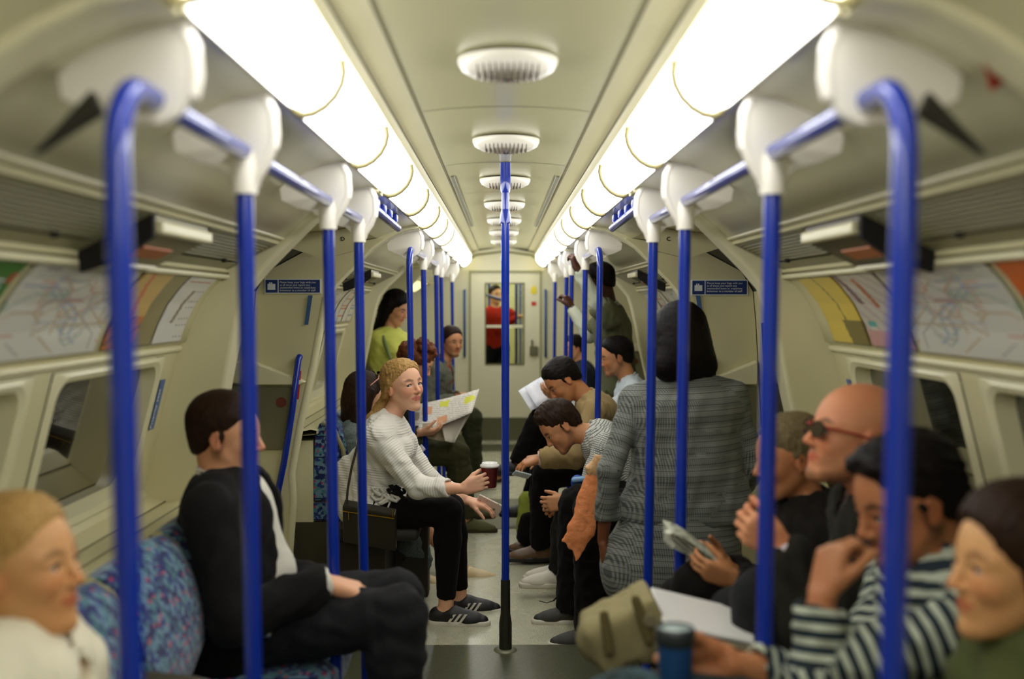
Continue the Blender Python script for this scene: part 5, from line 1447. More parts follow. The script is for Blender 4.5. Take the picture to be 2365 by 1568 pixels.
# silver button and grey cuffs are part of the sleeves; hands rest on the thigh
# --- woman at the left edge, blurred
YL = 1.86
p = Person('blurred woman with fair hair tied back and a white top, nearest on the left', P(50, 1850, YL), P(5, 1480, YL), P(42, 1312, YL), (1, -.12, .10), (1, 0, 0), SK_EDGE, BROW_B, sc=1.0, fem=True, hup=(-.12, 0, 1), hs=1.04, step=.012, fstep=.005)
p.arm(-1, P(330, 1800, YL-.2), hint=(-.3, -.4, -1)); p.arm(1, P(340, 1780, YL+.1), hint=(-.3, .4, -1))
p.leg(-1, (-.25, YL-.12, .09), hint=(1, 0, 1)); p.leg(1, (-.25, YL+.1, .09), hint=(1, 0, 1))
p.finish(); p.eyes(); p.hair('pony', H_BLOND, .001, 4, extra=lambda w_, h, R: [ell(w_(-.118, 0, .0), (.030, .035, .036), R, 0, .01)])
mb = MB(); c = p.hw(-.095, 0, 0); mb.tube([tuple(c+p.hl*.035*math.cos(a)+p.hu*.035*math.sin(a)) for a in [k*PI/6 for k in range(13)]], .010, 8); mb.build('hair_tie', cloth('tie_dark', (20, 34, 24)), p.root)
p.top('top', cloth('top_white', (228, 222, 196)), .016, (.9, .9), .003, .08, vneck=.12)
p.trousers(BLK, .012); p.shoes(SHOEB)
# --- brunette woman behind the blonde
Y = 5.98
p = Person('brown-haired woman in a grey denim jacket with sunglasses on her head', P(800, 1120, Y), P(822, 985, Y), P(840, 915, Y), (.80, .55, -.15), (1, .1, 0), SK_LIGHT, sc=.98, fem=True, hs=1.04, step=.014, fstep=.006)
p.arm(-1, P(930, 1120, Y-.2), hint=(-.2, -.3, -1)); p.arm(1, P(940, 1110, Y+.15), hint=(-.2, .3, -1))
p.leg(-1, P(968, 1328, 5.80), hint=(.6, 0, 1), toe=(1, -.15, 0)); p.leg(1, P(1068, 1312, 5.92), hint=(.6, 0, 1), toe=(1, 0, 0))
p.finish(); p.eyes(); p.hair('long', H_BROWN, .002, 6, fstep=.006)
p.top('denim_jacket', DENIM, .02, (1, 1), .004, .06, seed=4)
p.trousers(cloth('skirt_dark', (50, 50, 44)), .03, .62, .003, name='skirt')
p.shoes(mat('sandal_beige', (206, 184, 140), .5), mat('sandal_sole', (52, 40, 26), .5), name='sandal', low=True)
sg = thing('sunglasses', 'sunglasses with a pinkish frame pushed up on the brown hair', 'glasses', p.hw(.04, 0, .12))
mb = MB(); mb.tube([tuple(p.hw(x, y, z)) for x, y, z in ((-.03, -.092, .05), (.03, -.085, .105), (.055, -.04, .128), (.058, 0, .122), (.055, .04, .128), (.03, .085, .105), (-.03, .092, .05))], .004, 8); mb.build('frame', mat('frame_pink', (190, 130, 110), .3), sg)
for q in (-1, 1):
    mb = MB(); c = p.hw(.058, q*.036, .128); mb.add([tuple(c+p.hl*.026*math.cos(a)+(p.hu*.8-p.hf*.6)*.02*math.sin(a)) for a in [k*PI/8 for k in range(16)]]+[tuple(c+p.hf*.003+p.hu*.003+p.hl*.026*math.cos(a)+(p.hu*.8-p.hf*.6)*.02*math.sin(a)) for a in [k*PI/8 for k in range(16)]], [tuple(range(16)), tuple(range(31, 15, -1))]+[(i, (i+1) % 16, 16+(i+1) % 16, 16+i) for i in range(16)]); mb.build('lens', mat('lens_dark', (30, 24, 20), .1), sg)
# denim garment hanging below the seat
g = thing('denim_garment', 'grey denim garment hanging down below the blonde woman\'s seat', 'clothing', P(955, 1260, 5.5))
sdf_object('cloth', [cap(pw(P(900, 1150, 5.62)), pw(P(945, 1255, 5.5)), .05, .07, 0, .03, (0, 1, 0), 2.2), cap(pw(P(955, 1215, 5.5)), pw(P(985, 1290, 5.5)), .04, .035, 0, .03, (0, 1, 0), 2), cap(pw(P(945, 1255, 5.5)), pw(P(985, 1310, 5.5)), .06, .02, 0, .03, (0, 1, 0), 2)], [DENIM], g, .008, wr=.004, wr_l=.05)
mb = MB(); c = P(932, 1292, 5.44); mb.lathe([(.007, -.004), (.007, .006)], c, axis='y', n=12); mb.build('button', BLACKM, g)

# --- woman standing in a yellow-green T-shirt
Y = 8.35
TEEY = cloth('tee_yellow', (196, 200, 96))
p = Person('dark-haired woman in a yellow-green T-shirt standing and looking down', P(888, 900, Y), P(900, 768, Y), P(914, 712, Y), (.80, -.45, -.38), (.75, -.5, 0), SK_LIGHT, sc=.98, fem=True, hs=1.08, step=.014, fstep=.007)
p.arm(-1, P(938, 822, Y-.15), elbow=P(868, 862, Y-.05)); p.arm(1, P(948, 815, Y+.05), hint=(.3, .3, -1))
p.leg(-1, (p.hip[0]-.03, Y-.1, .09), hint=(1, 0, .1)); p.leg(1, (p.hip[0]+.1, Y+.05, .09), hint=(1, 0, .1))
p.finish(); p.eyes(); p.hair('long', H_BLACK, .004, 8, fstep=.007)
p.top('t_shirt', TEEY, .018, (.36, .36), .003, .08, seed=1); p.trousers(DENIM, .012)
mb = MB(); mb.tube([tuple(P(884, 775, Y-.16)), tuple(P(902, 830, Y-.2)), tuple(P(905, 880, Y-.2))], .012, 8); tag(mb.build('bag_strap', cloth('strap_green', (120, 136, 90))), 'thin greenish bag strap across the yellow-green T-shirt', 'strap')
p.shoes(SHOEB)

# --- curly haired newspaper reader
Y = 7.05
p = Person('person with curly auburn hair bent over a newspaper', P(880, 1050, Y), P(925, 900, Y), P(962, 838, Y), (.9, .05, -.55), (1, 0, 0), SK_LIGHT, sc=1.0, hs=1.04, step=.014, fstep=.006)
p.arm(-1, P(968, 1000, Y-.3), hint=(-.2, -.3, -1), hd=(1, 0, .1), pn=(0, .5, 1)); p.arm(1, P(975, 985, Y+.1), hint=(-.2, .3, -1), hd=(1, 0, .2), pn=(0, -.5, 1))
p.leg(-1, P(1078, 1200, Y+.02), knee=P(1055, 1045, Y-.10), toe=(1, -.12, 0)); p.leg(1, P(1075, 1170, Y+.2), knee=P(1050, 1030, Y+.15), toe=(1, .1, 0))
p.finish(); p.eyes(); p.hair('curly', H_RED, .003, 3, fstep=.006)
p.top('jacket', cloth('cloth_darkgreen', (44, 48, 34)), .02, (.95, .95), .003); p.trousers(OLV, .022, .95, .004, wrl=.08)
p.shoes(cloth('shoe_greygreen', (88, 88, 58)), cloth('sole_green', (60, 52, 34)), fstep=.007)
# newspaper
PRINT = mat('newsprint', (212, 204, 190), .8)
def _print(m, pics=True, sc_=1.0):
    nt, b = nodes_of(m); tc = nt.nodes.new('ShaderNodeTexCoord'); sp = nt.nodes.new('ShaderNodeSeparateXYZ'); nt.links.new(tc.outputs['Object'], sp.inputs[0])
    ln = math_node(nt, 'LESS_THAN', math_node(nt, 'FRACT', math_node(nt, 'MULTIPLY', sp.outputs[2], 95*sc_)), .42)
    n = nt.nodes.new('ShaderNodeTexNoise'); n.inputs['Scale'].default_value = 90; nt.links.new(tc.outputs['Object'], n.inputs['Vector'])
    ln = math_node(nt, 'MULTIPLY', ln, math_node(nt, 'GREATER_THAN', n.outputs['Fac'], .47))
    c = mixc(nt, math_node(nt, 'MULTIPLY', ln, .5), lin((214, 208, 196)), lin((110, 106, 100)))
    if pics:
        v = nt.nodes.new('ShaderNodeTexVoronoi'); v.distance = 'CHEBYCHEV'; v.inputs['Scale'].default_value = 11; nt.links.new(tc.outputs['Object'], v.inputs['Vector'])
        s2 = nt.nodes.new('ShaderNodeSeparateColor'); nt.links.new(v.outputs['Color'], s2.inputs[0])
        msk = math_node(nt, 'MULTIPLY', math_node(nt, 'LESS_THAN', v.outputs['Distance'], .36), math_node(nt, 'GREATER_THAN', s2.outputs[0], .55))
        pc = mixc(nt, math_node(nt, 'GREATER_THAN', s2.outputs[1], .5), lin((206, 150, 110)), lin((150, 138, 120)))
        pc = mixc(nt, math_node(nt, 'GREATER_THAN', s2.outputs[2], .78), pc, lin((205, 205, 70)))
        c = mixc(nt, msk, c, pc)
    nt.links.new(c, b.inputs['Base Color'])
_print(PRINT)
def sheet(mb, rows, t=.0012, mi=0):
    """rows of points -> thin double-sided sheet"""
    n = len(rows[0]); m_ = len(rows); vs = [Vector(q) for r in rows for q in r]; nn = (vs[1]-vs[0]).cross(vs[n]-vs[0]).normalized()*t
    a = [tuple(v) for v in vs]; b = [tuple(v+nn) for v in vs]
    F = [(i*n+j, i*n+j+1, (i+1)*n+j+1, (i+1)*n+j) for i in range(m_-1) for j in range(n-1)]; N = n*m_
    bd = [j for j in range(n)]+[i*n+n-1 for i in range(1, m_)]+[(m_-1)*n+j for j in range(n-2, -1, -1)]+[i*n for i in range(m_-2, 0, -1)]
    mb.add(a+b, F+[tuple(N+k for k in f[::-1]) for f in F]+[(bd[i], bd[(i+1) % len(bd)], N+bd[(i+1) % len(bd)], N+bd[i]) for i in range(len(bd))], mi, True)
np_ = thing('newspaper', 'open newspaper with colour pictures held in front of the curly haired person', 'newspaper', P(1030, 960, 6.8))
def grid4(a, b, c, d, n=8, m_=6, bow=0, ya=6.75, yb=6.8):
    """a top-left b top-right c bottom-right d bottom-left pixels"""
    R_ = []
    for i in range(m_+1):
        t = i/m_; row = []
        for j in range(n+1):
            u = j/n; x = (a[0]*(1-u)+b[0]*u)*(1-t)+(d[0]*(1-u)+c[0]*u)*t; y = (a[1]*(1-u)+b[1]*u)*(1-t)+(d[1]*(1-u)+c[1]*u)*t
            row.append(P(x, y+bow*math.sin(PI*u), ya*(1-t)+yb*t+.04*math.sin(PI*u)))
        R_.append(row)
    return R_
mb = MB(); sheet(mb, grid4((955, 935), (1107, 898), (1090, 952), (958, 1002), bow=3, ya=6.95, yb=6.72)); mb.build('front_sheet', PRINT, np_)
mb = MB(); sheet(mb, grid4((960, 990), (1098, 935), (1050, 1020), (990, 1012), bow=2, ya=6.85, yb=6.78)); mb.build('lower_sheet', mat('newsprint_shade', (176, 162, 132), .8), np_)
mb = MB(); sheet(mb, grid4((1020, 985), (1090, 940), (1050, 1022), (1028, 1018), bow=1, ya=6.80, yb=6.74)); mb.build('folded_corner', mat('newsprint_plain', (206, 198, 182), .8), np_)
slab('phone', P(967, 1043, 6.6), (.6, 0, .6), (-.5, .6, .5), .085, .05, .008, mat('phone_white', (200, 200, 205), .3), 'small pale phone held near the waist behind the blonde woman\'s arm', 'phone', .003)

# --- man in red with a grey jacket
Y = 8.9
p = Person('short-haired man in a red top and grey jacket by the end wall', P(980, 985, Y), P(1020, 843, Y), P(1043, 790, Y), (.55, -.80, -.10), (1, -.2, 0), SK_OLIVE, sc=1.0, hs=1.04, step=.015, fstep=.007)
p.arm(-1, P(1050, 925, Y-.25), hint=(-.2, -.4, -1)); p.arm(1, P(1055, 915, Y+.05), hint=(0, 0, -1))
p.leg(-1, P(1090, 1098, Y-.2), knee=P(1092, 965, Y-.25), toe=(1, -.2, 0)); p.leg(1, P(1100, 1090, Y+.1), knee=P(1085, 962, Y+.05), toe=(1, 0, 0))
p.finish(); p.eyes(); p.hair('short', H_BROWN, .001, 3, fstep=.007)
p.top('red_top', cloth('cloth_red', (176, 42, 30)), .012, (.9, .9), .002, collar=(cloth('cloth_red', (176, 42, 30)), 0, .03)); p.top('jacket', cloth('cloth_grey', (96, 98, 84)), .026, (.95, .95), .003, vneck=.2, neckcut=.05); p.trousers(cloth('cloth_darkolive', (50, 52, 32)), .022, .95, .004)
p.shoes(SHOEB)

# ================= right side
# --- woman in the tweed jacket, from behind
Y = 4.08
TW = mat('tweed', (112, 116, 96), .9, .1, sheen=.1)
def _tweed():
    nt, b = nodes_of(TW)
    at_ = nt.nodes.new('ShaderNodeAttribute'); at_.attribute_name = 'along'
    tc = nt.nodes.new('ShaderNodeTexCoord'); sp = nt.nodes.new('ShaderNodeSeparateXYZ'); nt.links.new(tc.outputs['Object'], sp.inputs[0])
    def band(src, per, duty): return math_node(nt, 'LESS_THAN', math_node(nt, 'FRACT', math_node(nt, 'DIVIDE', src, per)), duty)
    a = at_.outputs['Fac']
    wide = band(a, .062, .5); line = band(a, .021, .16); line2 = band(a, .0070, .35)
    vx = band(math_node(nt, 'ADD', sp.outputs[0], math_node(nt, 'MULTIPLY', sp.outputs[1], .6)), .0075, .5)
    c = mixc(nt, wide, lin((84, 88, 84)), lin((118, 121, 116)))
    c = mixc(nt, math_node(nt, 'MULTIPLY', vx, .65), c, lin((152, 154, 144)))
    c = mixc(nt, math_node(nt, 'MULTIPLY', line2, .45), c, lin((62, 64, 56)))
    c = mixc(nt, math_node(nt, 'MULTIPLY', line, .72), c, lin((44, 44, 42)))
    nt.links.new(c, b.inputs['Base Color'])
_tweed()
p = Person('woman with a dark bob in grey tweed, standing with her back turned', P(1588, 1170, Y), P(1578, 888, Y), P(1570, 785, Y+.02), (-.25, .95, -.12), (-.06, 1, 0), SK_BROWN, sc=.95, fem=True, bulk=1.45, hs=1.10, step=.013, fstep=.005)
p.arm(1, P(1392, 1248, Y-.02), elbow=P(1408, 1085, Y-.08), hd=(.05, .15, -1), pn=(1, 0, 0), curl=(.7,)*4); p.arm(-1, P(1722, 1120, Y+.3), elbow=P(1742, 1075, Y))
p.leg(1, (p.hip[0]-.13, Y+.02, .09), hint=(0, 1, .1), toe=(-.3, 1, 0)); p.leg(-1, (p.hip[0]+.13, Y+.1, .09), hint=(0, 1, .1), toe=(.2, 1, 0))
p.finish(); p.eyes(); p.hair('bob', H_BLACK, .0015, 5, fstep=.006)
e_ = [cap(p.hip+V3(-.03, 0, .10), p.hip+V3(.03, 0, .10), .17, .17, 0, .05, (0, 1, 0), 1.25), cap(p.hip+V3(-.07, 0, -.03), p.hip+V3(.06, 0, -.03), .19, .19, 0, .05, (0, 1, 0), 1.2)]
for q in e_: q['dir'] = (0, 0, 1)
p.top('tweed_jacket', TW, .012, (1.0, 1.0), .003, .10, extra=e_+[half(pw(P(1588, 1198, Y)), (0, 0, -1), .004)], seed=2, step=.009)
q = [cap(p.hip, pw(P(1565, 1300, Y)), .205, .25, 0, .03, (0, 1, 0), 1.25), cap(p.hip+V3(-.05, 0, -.1), pw(P(1500, 1310, Y)), .19, .19, 0, .06, (0, 1, 0), 1.3), half(pw(P(1560, 1368, Y)), (.03, 0, -1), .004)]
for z in q[:2]: z['dir'] = (0, 0, 1)
sdf_object('tweed_dress', q, [TW], p.root, .010, wr=.003, wr_l=.12)
p.trousers(BLK, .008); p.shoes(SHOEB)

# --- person in black trousers mostly hidden behind the tweed woman
Y = 5.0
p = Person('person in wide black trousers seated behind the tweed woman', P(1530, 1200, Y), P(1560, 1010, Y), P(1545, 925, Y), (-1, 0, -.1), (-1, 0, 0), SK_BROWN, sc=.98, fem=True, step=.015, fstep=.007)
p.arm(1, P(1440, 1150, Y-.1), hint=(0, 0, -1)); p.arm(-1, P(1440, 1150, Y+.15), hint=(0, 0, -1))
p.leg(1, P(1368, 1452, 4.76), knee=P(1372, 1175, 4.80), toe=(-1, -.1, 0)); p.leg(-1, P(1325, 1400, 5.05), knee=P(1335, 1165, 5.05), toe=(-1, -.1, 0))
p.finish(); p.eyes(); p.hair('short', H_BLACK, .001, 2, fstep=.007); p.top('top', BLK, .012, (1, 1))
p.trousers(BLK, .034, .98, .004, flare=.012); p.shoes(mat('shoe_darkgrey', (44, 42, 34), .6), SOLEW, fstep=.006, low=True)
# orange carrier bag
ob = thing('carrier_bag', 'crumpled orange plastic carrier bag hanging left of the tweed woman', 'bag', P(1340, 1180, 4.5))
OR = mat('bag_orange', (240, 148, 92), .35, .5, sss=.0, bump=(14, .8, .02))
yq = 4.5
YQ = (0, 1, 0)
def qc(x0, y0, x1, y1, ra, rb, q=3.0): return cap(pw(P(x0, y0, yq)), pw(P(x1, y1, yq)), ra, rb, 0, .018, YQ, q)
sdf_object('bag_body', [qc(1372, 1085, 1354, 1150, .026, .036), qc(1354, 1150, 1338, 1225, .036, .044), qc(1336, 1228, 1297, 1249, .036, .006), qc(1338, 1228, 1330, 1294, .040, .006), qc(1382, 1110, 1356, 1225, .020, .034), qc(1356, 1225, 1333, 1290, .032, .006), qc(1325, 1225, 1316, 1262, .030, .012)], [OR], ob, .0045, wr=.0028, wr_l=.05, smooth=1)
sdf_object('bag_handle', [cap(pw(P(1366, 1085, yq)), pw(P(1378, 1056, yq)), .028, .012, 0, .02, (0, 1, 0), 2), cap(pw(P(1380, 1090, yq)), pw(P(1388, 1058, yq)), .016, .012, 0, .02, (0, 1, 0), 2)], [mat('bag_pale', (214, 168, 118), .4, bump=(30, .8, .01))], ob, .005, wr=.004, wr_l=.03)

# --- young man in the checked shirt
Y = 5.55
CHK = mat('check_shirt', (212, 214, 206), .85, .15)
def _chk():
    nt, b = nodes_of(CHK); at_ = nt.nodes.new('ShaderNodeAttribute'); at_.attribute_name = 'along'
    tc = nt.nodes.new('ShaderNodeTexCoord'); sp = nt.nodes.new('ShaderNodeSeparateXYZ'); nt.links.new(tc.outputs['Object'], sp.inputs[0])
    def band(src, per, duty): return math_node(nt, 'LESS_THAN', math_node(nt, 'FRACT', math_node(nt, 'DIVIDE', src, per)), duty)
    a = band(at_.outputs['Fac'], .0105, .32); c_ = band(math_node(nt, 'ADD', sp.outputs[1], math_node(nt, 'MULTIPLY', sp.outputs[2], .8)), .0105, .32)
    c = mixc(nt, math_node(nt, 'MULTIPLY', math_node(nt, 'MAXIMUM', a, c_), .8), lin((212, 214, 206)), lin((48, 50, 48)))
    nt.links.new(c, b.inputs['Base Color'])
_chk()
p = Person('young man in a checked shirt bent forward with clasped hands, looking down', P(1470, 1120, Y), P(1378, 1000, Y), P(1296, 985, Y), (-.74, -.22, -.68), (-1, 0, .2), SK_OLIVE, sc=1.0, hup=(-.7, 0, .75), hs=1.06, step=.013, fstep=.005)
p.arm(1, P(1312, 1160, Y-.18), elbow=P(1362, 1135, Y-.22), hd=(-1, .15, -.12), pn=(0, 1, -.1), curl=(.55, .6, .6, .6)); p.arm(-1, P(1310, 1165, Y-.02), elbow=P(1375, 1130, Y+.2), hd=(-1, -.3, -.2), pn=(0, -1, 0), curl=(.6,)*4)
p.leg(1, P(1290, 1318, Y-.06), knee=P(1315, 1178, Y-.12), toe=(-1, -.08, 0)); p.leg(-1, P(1296, 1306, Y+.18), knee=P(1312, 1172, Y+.15), toe=(-1, .05, 0))
p.finish(); p.eyes()
p.hair('short', H_BROWN, .003, 12, fstep=.005, extra=lambda w_, h, R: [ell(w_(.045, y, .092+z), (.034*h, .036*h, .028*h), R, 0, .012) for y, z in ((-.03, .006), (.0, .014), (.03, .006))]+[ell(w_(.0, 0, .115), (.06*h, .06*h, .03*h), R, 0, .02)])
p.top('checked_shirt', CHK, .018, (.45, .45), .003, .07, collar=(CHK, 0, .03), seed=8); p.trousers(cloth('jeans_dark', (34, 33, 28)), .016, .97, .003)
p.shoes(SHOEW, SOLEW, name='trainer', fstep=.006)
bd = thing('wristband', 'dark wristband on the clasped hands of the man in the checked shirt', 'bracelet', p.arms[1][2])
w0 = p.arms[1][2]; mb = MB(); d_ = nrm(w0-p.arms[1][1]); s1 = nrm(np.cross(d_, V3(0, 1, 0))); s2 = np.cross(d_, s1)
mb.tube([tuple(w0-d_*.01+s1*.027*math.cos(a)+s2*.027*math.sin(a)) for a in [k*PI/8 for k in range(17)]], .007, 8); mb.build('band', BLKM if False else BLACKM, bd)
# blue bag between him and the orange bag
bb = thing('blue_bag', 'small bright blue bag beside the orange carrier bag', 'bag', P(1330, 1118, 5.25))
sdf_object('bag_body', [cap(pw(P(1334, 1112, 5.22)), pw(P(1336, 1150, 5.22)), .034, .026, 0, .02, (0, 1, 0), 1.5)], [mat('bag_blue', (30, 76, 160), .5)], bb, .006)
sdf_object('bag_rim', [cap(pw(P(1326, 1108, 5.19)), pw(P(1348, 1106, 5.19)), .014, .014, 0, .02)], [mat('bag_lightblue', (130, 170, 210), .5)], bb, .006)
# strap on the floor
mb = MB(); mb.tube([tuple(P(x, y, 2500*1.5/(y-700)*.995)) for x, y in ((1246, 1390), (1262, 1395), (1278, 1390), (1292, 1376))], .008, 8); tag(mb.build('bag_strap', BLACKM), 'thin black strap lying on the floor by the white trainers', 'strap')

# --- man in the tan jacket
Y = 6.2
p = Person('man in a tan jacket leaning forward over a phone behind the checked shirt', P(1440, 1070, Y), P(1362, 925, Y), P(1302, 880, Y), (-.72, -.25, -.66), (-1, 0, .2), SK_TAN, sc=1.0, hup=(-.65, 0, .75), hs=1.06, step=.014, fstep=.006)
p.arm(1, P(1248, 1058, Y-.25), elbow=P(1330, 1055, Y-.25), hd=(-1, 0, -.35), pn=(.2, .2, -1), curl=(.35, .4, .45, .5)); p.arm(-1, P(1255, 1055, Y+.05), elbow=P(1340, 1045, Y+.15))
p.leg(1, P(1246, 1262, Y+.0), knee=P(1262, 1095, Y-.08), toe=(-1, -.08, 0)); p.leg(-1, P(1248, 1245, Y+.25), knee=P(1256, 1085, Y+.16), toe=(-1, 0, 0))
p.finish(); p.eyes(); p.hair('short', H_BLACK, .002, 4, fstep=.006)
PINK = cloth('shirt_pink', (222, 190, 178)); p.top('pink_shirt', PINK, .010, (1.0, 1.0), .001, collar=(PINK, 0, .034)); p.top('tan_jacket', TANJ, .026, (.93, .93), .004, .08, vneck=.2, neckcut=.03)
p.trousers(BLK, .022, .97, .003); p.shoes(LEATH, SHOEB)
slab('phone', P(1205, 1096, 5.9), (1, .3, -.3), (.3, -.9, .6), .095, .055, .009, mat('phone_pale', (190, 200, 205), .25), 'pale phone in the hand of the man in the tan jacket', 'phone', .003)
gb = thing('green_bag', 'yellow-green bag on the floor between the far seated legs', 'bag', P(1218, 1180, 6.9))
sdf_object('bag_body', [cap(pw(P(1215, 1150, 6.9)), pw(P(1213, 1222, 6.9)), .045, .06, 0, .02, (0, 1, 0), 1.3)], [cloth('bag_green', (140, 150, 62))], gb, .01, wr=.003)
kb = thing('black_bag', 'black bag standing on the floor before the man in the tan jacket', 'bag', P(1222, 1235, 6.4))
sdf_object('bag_body', [cap(pw(P(1222, 1205, 6.4)), pw(P(1222, 1236, 6.4)), .06, .075, 0, .02, (0, 1, 0), 1.3)], [BLK], kb, .01, wr=.004)

# --- man in the light blue shirt with papers
Y = 7.1
p = Person('man with short dark hair in a light blue shirt reading white papers', P(1500, 1045, Y), P(1452, 880, Y), P(1424, 825, Y), (-1, -.10, -.22), (-1, 0, 0), SK_OLIVE, sc=1.0, hs=1.06, step=.014, fstep=.006)
p.arm(1, P(1300, 918, Y-.25), elbow=P(1375, 985, Y-.25), hd=(-1, 0, .3), pn=(0, .6, .6), curl=(.4,)*4); p.arm(-1, P(1300, 925, Y+.1), hint=(0, .4, -1), hd=(-1, -.2, .3), pn=(0, -.5, .6))
p.leg(1, P(1195, 1068, Y-.05), knee=P(1262, 942, Y-.1), toe=(-1, 0, -.3)); p.leg(-1, P(1222, 1165, Y+.2), knee=P(1270, 1000, Y+.15), toe=(-1, 0, 0))
p.finish(); p.eyes(); p.hair('short', H_BLACK, .0012, 5, fstep=.006, line=-.004)
LBL = cloth('shirt_lightblue', (196, 206, 212)); p.top('shirt', LBL, .018, (1, 1), .003, collar=(LBL, 0, .03)); p.trousers(BLK, .022, .97, .003); p.shoes(SHOEB)
pp = thing('paper_sheets', 'white sheets of paper held up over a black knee', 'paper', P(1235, 910, 6.9))
for k, (dx, dy) in enumerate(((0, 0), (14, -8))):
    mb = MB(); sheet(mb, grid4((1197+dx, 902+dy), (1243+dx, 874+dy), (1282+dx*.5, 925+dy), (1226+dx, 948+dy), n=4, m_=4, ya=7.0-.02*k, yb=6.9-.02*k)); mb.build('sheet', mat('paper_white', (226, 228, 236), .7), pp)

# --- tall standing man
Y = 7.4
GREYS = cloth('shirt_palegrey', (176, 180, 160))
p = Person('tall standing person in a grey-green jacket holding the rails', P(1430, 905, Y), P(1408, 712, Y), P(1384, 652, Y), (-.9, .1, -.25), (-1, .15, 0), SK_DARK, sc=1.0, hs=1.06, step=.014, fstep=.0065)
p.arm(1, P(1336, 625, 7.25), elbow=P(1380, 700, 7.2), hd=(-.3, .1, 1), pn=(-.6, .6, 0), curl=(1.0,)*4); p.arm(-1, P(1322, 712, 7.9), elbow=P(1362, 775, 7.7), hd=(-.45, .2, .9), pn=(-.7, .5, -.2), curl=(.9,)*4)
p.leg(1, (p.hip[0]-.10, Y-.1, .09), hint=(-1, 0, .1)); p.leg(-1, (p.hip[0]-.16, Y+.12, .09), hint=(-1, 0, .1))
p.finish(); p.eyes(); p.hair('short', H_BLACK, .001, 5, fstep=.007)
p.top('shirt', GREYS, .014, (.95, .95), .003, collar=(GREYS, 0, .03)); p.top('jacket', GRNJ, .032, (.30, .30), .004, .09, vneck=.3); p.trousers(OLV, .016); p.shoes(SHOEB)
w0 = p.arms[-1][2]; d_ = nrm(w0-p.arms[-1][1]); s1 = nrm(np.cross(d_, V3(0, 1, 0))); s2 = np.cross(d_, s1)
mb = MB(); mb.tube([tuple(w0-d_*.012+s1*.029*math.cos(a)+s2*.029*math.sin(a)) for a in [k*PI/8 for k in range(17)]], .008, 8); tag(mb.build('wristwatch', mat('watch_dark', (36, 50, 44), .3)), 'dark wristwatch on the raised arm of the tall standing man', 'watch')
# --- small far passenger
Y = 9.9
p = Person('small distant passenger in dark blue seated by the end wall on the right', P(1362, 930, Y), P(1342, 845, Y), P(1326, 805, Y), (-1, -.4, -.1), (-1, 0, 0), SK_LIGHT, sc=1.0, step=.018, fstep=.009)
p.arm(1, P(1300, 905, Y-.2)); p.arm(-1, P(1300, 905, Y+.1)); p.leg(1, (p.hip[0]-.42, Y-.1, .09), hint=(-1, 0, 1)); p.leg(-1, (p.hip[0]-.42, Y+.1, .09), hint=(-1, 0, 1))
p.finish(); p.eyes(); p.hair('short', H_BLACK, fstep=.009); p.top('jacket', cloth('cloth_darkblue', (34, 42, 58)), .02); p.trousers(BLK, .014); p.shoes(SHOEB)

# --- woman with grey-brown hair tied back, newspaper in hand
Y = 3.06
COAT = cloth('coat_black', (22, 19, 13))
p = Person('older woman with grey-brown hair tied back and a black coat with a teal collar', P(1925, 1425, Y), P(1872, 1180, Y), P(1826, 1058, Y), (-1, -.12, -.14), (-1, 0, 0), SK_TAN, sc=.98, fem=True, hs=1.04, step=.013, fstep=.005)
p.arm(1, P(1700, 1338, Y-.16), elbow=P(1800, 1400, Y-.18), hd=(-1, 0, .28), pn=(0, .8, .35), curl=(.55, .6, .6, .65), tcurl=.3); p.arm(-1, P(1680, 1310, Y+.10), hint=(0, .4, -1), hd=(-1, -.1, .5), pn=(0, -.9, .2), curl=(.6,)*4)
p.leg(1, P(1640, 1700, Y-.1), hint=(-1, 0, 1)); p.leg(-1, P(1640, 1690, Y+.15), hint=(-1, 0, 1))
p.finish(); p.eyes()
p.hair('pony', H_GREY, .0012, 6, fstep=.005, extra=lambda w_, h, R: [cap(w_(-.10, 0, -.03), w_(-.13, 0, -.07), .024, .032, 0, .02), cap(w_(-.13, 0, -.07), w_(-.115, 0, -.13), .032, .012, 0, .02)])
TEAL = cloth('collar_teal', (64, 110, 108)); p.top('coat', COAT, .026, (.92, .92), .004, .08, collar=(TEAL, 0, .03), neckcut=.02); p.trousers(BLK, .02); p.shoes(SHOEB)
wb = thing('wrist_strap', 'black strap around the wrist holding the folded newspaper', 'bracelet', p.arms[1][2]); w0 = p.arms[1][2]; d_ = nrm(w0-p.arms[1][1]); s1 = nrm(np.cross(d_, V3(0, 1, 0))); s2 = np.cross(d_, s1)
mb = MB(); mb.tube([tuple(w0-d_*.005+s1*.026*math.cos(a)+s2*.026*math.sin(a)) for a in [k*PI/8 for k in range(17)]], .007, 8); mb.build('band', BLACKM, wb)
fn_ = thing('folded_newspaper', 'folded newspaper in the older woman\'s hand before the tweed dress', 'newspaper', P(1600, 1285, Y-.1))
mb = MB()
for k in range(5):
    a, b_ = P(1545, 1232+k*5, Y-.13), P(1680, 1306+k*7, Y-.13)
    R_ = [[Vector(a)+(Vector(b_)-Vector(a))*(j/8)+Vector((0, .0, .008*math.sin(j*.7+k))) for j in range(9)], [Vector(a)+(Vector(b_)-Vector(a))*(j/8)+Vector((0, .12, .012+.008*math.sin(j*.7+k))) for j in range(9)]]
    sheet(mb, R_, .002)
mb.build('pages', mat('newsprint_grey', (176, 178, 158), .8, vary=(60, (120, 122, 108), .5, .6)), fn_)
mb = MB(); mb.tube([tuple(P(1544, 1228, Y-.13)), tuple(P(1541, 1245, Y-.12)), tuple(P(1556, 1262, Y-.12))], [.010, .012, .010], 10); mb.build('rolled_edge', mat('newsprint_pale', (206, 206, 190), .8), fn_)

